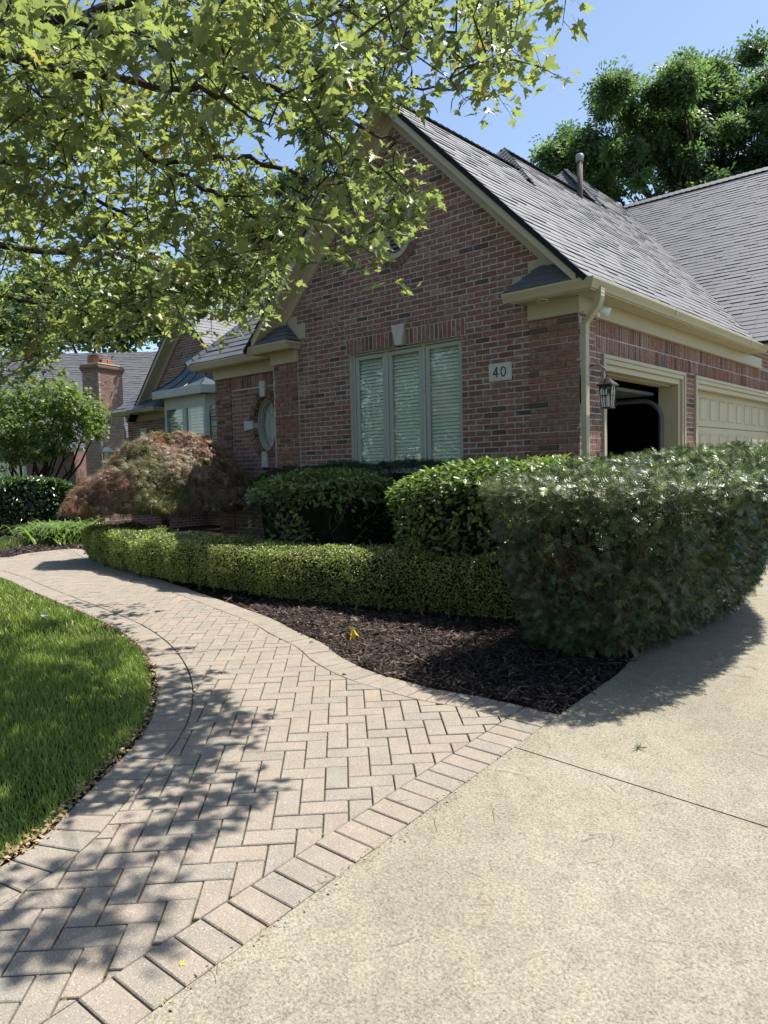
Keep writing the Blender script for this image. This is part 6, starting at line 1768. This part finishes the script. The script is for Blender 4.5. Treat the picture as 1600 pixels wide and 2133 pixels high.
for _ in range(260):
    t = random.random(); p = dA+dd*(-.3+4.2*t); x.append(p[0]+random.gauss(.012, .02)); y.append(p[1]+random.gauss(0, .02))
for _ in range(150):
    p = G(random.uniform(1190, 1420), random.uniform(1410, 1500)); x.append(p[0]); y.append(p[1])
x, y = np.array(x), np.array(y); m = len(x)
mass('driveway_debris', *LEAF4, np.stack([x, y, gz(x, y)+.004], 1), frames(np.stack([rng.normal(0, .3, m), rng.normal(0, .3, m), np.ones(m)], 1)), rng.uniform(.005, .018, m), M['dry'])['kind'] = 'stuff'
# moss tufts in the paver joints
x = []; y = []
for p in order[:170]:
    if random.random() < .33:
        a, b = random.choice(list(zip(p, p[1:]+p[:1]))); t0 = random.random()
        for _ in range(random.randint(8, 30)):
            t = min(1, max(0, random.gauss(t0, .12))); x.append(a[0]+(b[0]-a[0])*t+random.gauss(0, .0022)); y.append(a[1]+(b[1]-a[1])*t+random.gauss(0, .0022))
x, y = np.array(x), np.array(y); m = len(x)
mass('moss', *LEAF4, np.stack([x, y, gz(x, y)-.006], 1), frames(np.stack([rng.normal(0, .6, m), rng.normal(0, .6, m), np.ones(m)], 1), tip=np.tile([0, 0, 1.0], (m, 1))+rng.normal(0, .4, (m, 3))), rng.uniform(.005, .011, m), M['box'])['kind'] = 'stuff'

# ================================================================== THE MAPLE OVERHEAD
TRUNK = np.array([-6.9, -.2, float(gz(-6.9, -.2))])
mt = empty('maple_tree', tuple(TRUNK), 'lawn maple whose long leafy branches hang over the walk from the upper left', 'tree')
fork = TRUNK+np.array([.15, .2, 2.9])
MB().tube([TRUNK-np.array([0, 0, .2]), TRUNK+np.array([.03, .02, .3]), TRUNK+np.array([.06, .1, 1.6]), fork, fork+np.array([.2, .1, 2.0]), fork+np.array([.5, .3, 4.2])], [.26, .20, .175, .16, .12, .06], 12).build('trunk', M['bark'], mt, True)
# limbs: (photo x, y, distance) way-points, each a real curve through space
limbs = [
 [(-700, 300, 4.2), (-120, 90, 3.7), (130, 45, 3.6), (330, 90, 3.7), (560, 180, 4.0), (760, 270, 4.3), (850, 300, 4.5)],
 [(-650, 360, 4.6), (60, 215, 4.6), (330, 340, 4.9), (520, 440, 5.0), (640, 520, 5.1)],
 [(130, 45, 3.6), (420, -30, 3.9), (700, 10, 4.3), (900, 60, 4.6), (1060, 90, 4.9)],
 [(-600, 420, 5.6), (40, 520, 5.9), (170, 515, 6.1), (330, 560, 6.4), (450, 610, 6.6), (570, 650, 6.8)],
 [(-600, 300, 5.0), (0, 120, 5.0), (240, 110, 5.2), (470, 100, 5.6), (700, 190, 5.9), (880, 180, 6.1), (1010, 190, 6.2)],
 [(-600, 420, 6.2), (-60, 600, 6.6), (100, 640, 6.9), (200, 690, 7.1)],
 [(330, 340, 4.9), (520, 330, 5.2), (700, 400, 5.3), (850, 450, 5.3)],
 [(170, 515, 6.1), (260, 440, 6.3), (400, 430, 6.6), (520, 470, 6.8)],
 [(-500, 380, 5.0), (-60, 330, 5.4), (120, 380, 5.8), (300, 470, 6.1), (420, 560, 6.3)],
 [(420, -30, 3.9), (760, -160, 4.2), (1000, -130, 4.4), (1150, -20, 4.6)],
 [(-120, 90, 3.7), (300, -400, 3.6), (700, -560, 3.6), (1100, -520, 3.7)],
 [(-400, 200, 3.2), (-50, -150, 3.1), (350, -220, 3.1), (700, -260, 3.3)],
 [(-500, 100, 3.0), (-150, -500, 2.9), (250, -800, 2.9), (600, -950, 2.9)],
 [(-120, 90, 3.7), (200, 160, 3.3), (420, 190, 3.4), (560, 260, 3.6)],
]
LP = []; limb_mb = MB()
for L_ in limbs:
    W_ = [onD(*p) for p in L_]
    if L_[0][0] < -390: W_ = [fork+np.array([0, 0, .0])]+W_
    P = smooth(W_, 7); m = len(P)
    for j in range(1, m-1): P[j] = P[j]+np.array([random.gauss(0, .012), random.gauss(0, .012), random.gauss(0, .01)])
    r0 = .042 if L_[0][0] < -390 else .026
    rad = [max(.0035, r0*(1-j/(m-1))**.8*.8+.003) for j in range(m)]
    limb_mb.tube(P, rad, 7, random.random(), cap=False)
    LP.append(np.array(P))
limb_mb.build('limbs', M['bark_dark'], mt, True)
allP = np.concatenate([p[4:] for p in LP])
# where the crown hangs, as areas of view with a distance range; leafy sprays are set through it
crown = [(-40, -40), (1190, -40), (1175, 40), (1150, 150), (1120, 200), (1060, 215), (1000, 190), (960, 225), (880, 215), (815, 255), (770, 280), (770, 330), (850, 345), (870, 400), (930, 385), (925, 420), (840, 480), (780, 530), (700, 535), (640, 500), (590, 520), (600, 580), (560, 660), (470, 690), (400, 670), (330, 700), (240, 680), (180, 700), (100, 720), (95, 780), (40, 800), (-40, 790)]
gaps = [(290, 190, 26, 16), (590, 335, 30, 55), (380, 530, 24, 20), (610, 265, 40, 45), (560, 150, 22, 18), (20, 95, 24, 14), (700, 300, 26, 22), (355, 260, 26, 22), (830, 250, 95, 62), (800, 292, 115, 36), (960, 300, 90, 70), (740, 250, 30, 30), (600, 190, 22, 18), (450, 250, 20, 14), (180, 330, 22, 18), (60, 420, 22, 16), (1080, 60, 26, 30), (900, 120, 26, 20), (1150, 60, 20, 25), (520, 700, 80, 30)]
def depth_at(x, y):
    # leaves at the top of the picture are nearest; the lower left hangs farther off
    base = 3.7+3.1*max(0, min(1, (y-60)/620))+.5*max(0, (600-x)/600)*max(0, min(1, (y-200)/400))
    if x > 600 and y > 250: base = 4.6+.5*random.random()
    if x > 800 and y < 250: base = 4.5+1.1*random.random()
    return base*random.uniform(.76, 1.24)
def to_px(p):
    d = np.array(p)-EYE; f_ = d@FWD
    return 800+FPX*(d@RIGHT)/max(f_, .05), 1066.5-FPX*(d@UP)/max(f_, .05), f_
def shadow_px(p):
    z = .1; g_ = p-SUN*((p[2]-z)/SUN[2]); return to_px((g_[0], g_[1], float(gz(g_[0], g_[1]))))
sunny = [[(300, 1290), (560, 1290), (800, 1390), (1170, 1490), (2500, 1300), (2500, 2600), (150, 2600), (390, 2060), (470, 1860), (500, 1770), (560, 1700), (550, 1640), (440, 1600), (490, 1540), (480, 1470), (410, 1440)],
         [(-300, 1170), (0, 1205), (200, 1290), (330, 1400), (300, 1440), (200, 1400), (0, 1380), (60, 1320), (200, 1310), (0, 1290), (-300, 1280)]]
def lands_ok(p):
    x, y, f_ = shadow_px(p)
    if f_ < .3: return True
    return not any(in_poly(np.array([x]), np.array([y]), s_)[0] for s_ in sunny)
def far_enough(x, y):
    for gx1, gy1, rx1, ry1 in gaps:
        if ((x-gx1)/rx1)**2+((y-gy1)/ry1)**2 < 1.2: return False
    return True
def in_crown(x, y): return in_poly(np.array([x]), np.array([y]), crown)[0] and far_enough(x, y)
sprays = []
# sprays that shade the lawn and the near end of the walk: placed up the sun's direction from where their shade falls
shade = [(90, 1350, 150, 16, 14), (230, 1370, 60, 10, 3), (120, 1480, 190, 30, 22), (60, 1600, 120, 50, 22), (180, 1580, 70, 30, 5), (340, 1530, 80, 24, 5), (410, 1510, 40, 12, 2), (450, 1685, 50, 10, 2), (260, 1740, 110, 25, 4), (190, 1860, 150, 60, 6), (80, 1990, 130, 90, 7), (-150, 1700, 150, 200, 6)]
for sx_, sy_, rx_, ry_, n_ in shade:
    k_ = 0; t_ = 0
    while k_ < n_ and t_ < 400:
        t_ += 1; a_ = random.uniform(0, 6.283); r_ = math.sqrt(random.random()); q_ = G(sx_+rx_*r_*math.cos(a_), sy_+ry_*r_*math.sin(a_))
        p = q_+SUN*(random.uniform(2.6, 5.6)/SUN[2]); x, y, f_ = to_px(p)
        if f_ > .5 and -60 < x < 1660 and -60 < y < 2200 and (not in_crown(x, y) or f_ < 3.3): continue
        if np.linalg.norm(p-EYE) < 2.0: continue
        sprays.append(p); k_ += 1
tries = 0
while len(sprays) < 640 and tries < 30000:
    tries += 1; x, y = random.uniform(-40, 1190), random.uniform(-40, 800)
    if not in_crown(x, y): continue
    if random.random() > (.45 if x > 850 else .5 if y < 200 else 1.0 if (x < 480 and y > 420) else .42 if (560 < x < 770 and y > 300) else .62): continue
    for _ in range(5):
        p = onD(x, y, depth_at(x, y))
        if lands_ok(p): sprays.append(p); break
for _ in range(70):                             # and to the left over the lawn
    p = onD(random.uniform(-700, -60), random.uniform(-300, 700), random.uniform(4.2, 7.0))
    if lands_ok(p): sprays.append(p)
tw = MB(); LPz = []; LN = []; LT = []; LS = []
nodes = [p for p in allP]
sprays.sort(key=lambda c: np.linalg.norm(allP-c, axis=1).min())
for c in sprays:
    NA = np.array(nodes); d = np.linalg.norm(NA-c, axis=1); d = np.where(d < .12, 9, d)*(1+.25*rng.random(len(d))); j = int(d.argmin()); b = NA[j]
    nodes.append(c)
    mid = (b+c)/2+np.array([random.gauss(0, .05), random.gauss(0, .05), .03+.05*random.random()]); nodes.append(mid)
    tip = c+(c-b)/(np.linalg.norm(c-b)+.01)*.12+np.array([0, 0, -.05])
    tw.tube([b, mid, c, tip], [.0065, .005, .0032, .0014], 4, random.random(), cap=False)
    n = random.randint(14, 23)
    for _ in range(n):
        t = random.random()**.6; q = (mid*(1-t)+c*t) if random.random() < .4 else (c*(1-t)+tip*t)
        a = random.uniform(0, 6.283); r_ = random.uniform(.03, .15)
        pos = q+np.array([math.cos(a)*r_, math.sin(a)*r_, random.gauss(-.02, .035)])
        if _ % 5 == 0: tw.tube([q, (q+pos)/2+np.array([0, 0, .01]), pos], [.0018, .0014, .001], 3, random.random(), cap=False)
        LPz.append(pos); LT.append((math.cos(a)+random.gauss(0, .3), math.sin(a)+random.gauss(0, .3), random.gauss(-.75, .45)))
        LN.append((random.gauss(0, .55), random.gauss(0, .55)-.1, 1.0)); LS.append(random.choice((.04, .052, .065, .08, .10))*random.uniform(.85, 1.15))
tw.build('twigs', M['bark_dark'], mt)
LPz, LN, LT, LS = map(np.array, (LPz, LN, LT, LS))
tv, tf = maple_leaf()
Rl = frames(LN, tip=LT)
dist = (LPz-EYE)@FWD; s_x = 800+FPX*((LPz-EYE)@RIGHT)/np.maximum(dist, .1); s_y = 1066-FPX*((LPz-EYE)@UP)/np.maximum(dist, .1)
vis = (s_x > -20) & (s_x < 1620) & (s_y > -20) & (dist > .5)
size_px = np.where(vis, LS/dist, 0); big = np.argsort(-size_px)[:300]
lm = []
for k in range(4):
    vv = [(x*(1, .92, .70, .95)[k]*(1+.10*math.sin(k*2+i)), y*(1+.06*math.cos(k*3+i)), z*(.5+.5*k)+(0, 0, .5*abs(x), .3*x*y)[k]-(0, .2, .05, .25)[k]*max(0, y)**2+.02*math.sin(i*1.7+k)) for i, (x, y, z) in enumerate(tv)]
    me = MB().add(vv, tf).mesh('leaf'); me.materials.append(M['maple']); lm.append(me)
for i in big:
    o = bpy.data.objects.new('leaf', lm[random.randrange(4)]); col.objects.link(o); o.parent = mt; o.matrix_parent_inverse = parent_inv(mt)
    m3 = Matrix([list(r_) for r_ in Rl[i]]); o.location = tuple(LPz[i]); o.rotation_euler = m3.to_euler(); o.scale = (LS[i],)*3
rest_i = np.ones(len(LPz), bool); rest_i[big] = False
pick = rng.integers(0, 4, len(LPz))
for k in range(4):                              # four shapes of leaf: flat, cupped, folded along the rib, twisted
    vv = [(x*(1, .92, .68, .95)[k]*(1+.10*math.sin(k*2+i)), y*(1, 1.05, 1, .92)[k], z*(.5, 1.6, 1, 1)[k]+(0, 0, .55*abs(x), .35*x*y)[k]-(0, .22, .05, .28)[k]*max(0, y)**2+.02*math.sin(i*1.7+k)) for i, (x, y, z) in enumerate(tv)]
    m_ = rest_i & (pick == k)
    mass('crown', vv, tf, LPz[m_], Rl[m_], LS[m_]*rng.uniform(.85, 1.15, m_.sum()), M['maple'], mt, kind='stuff')
print('leaves', len(LPz), 'faces', sum(len(o.data.polygons) for o in scene.objects if o.type == 'MESH'))

print('tris', sum(sum(len(p.vertices)-2 for p in o.data.polygons) if len(o.data.polygons) < 3000 else int(len(o.data.loops)-2*len(o.data.polygons)) for o in {o.data.name: o for o in scene.objects if o.type == 'MESH'}.values()))
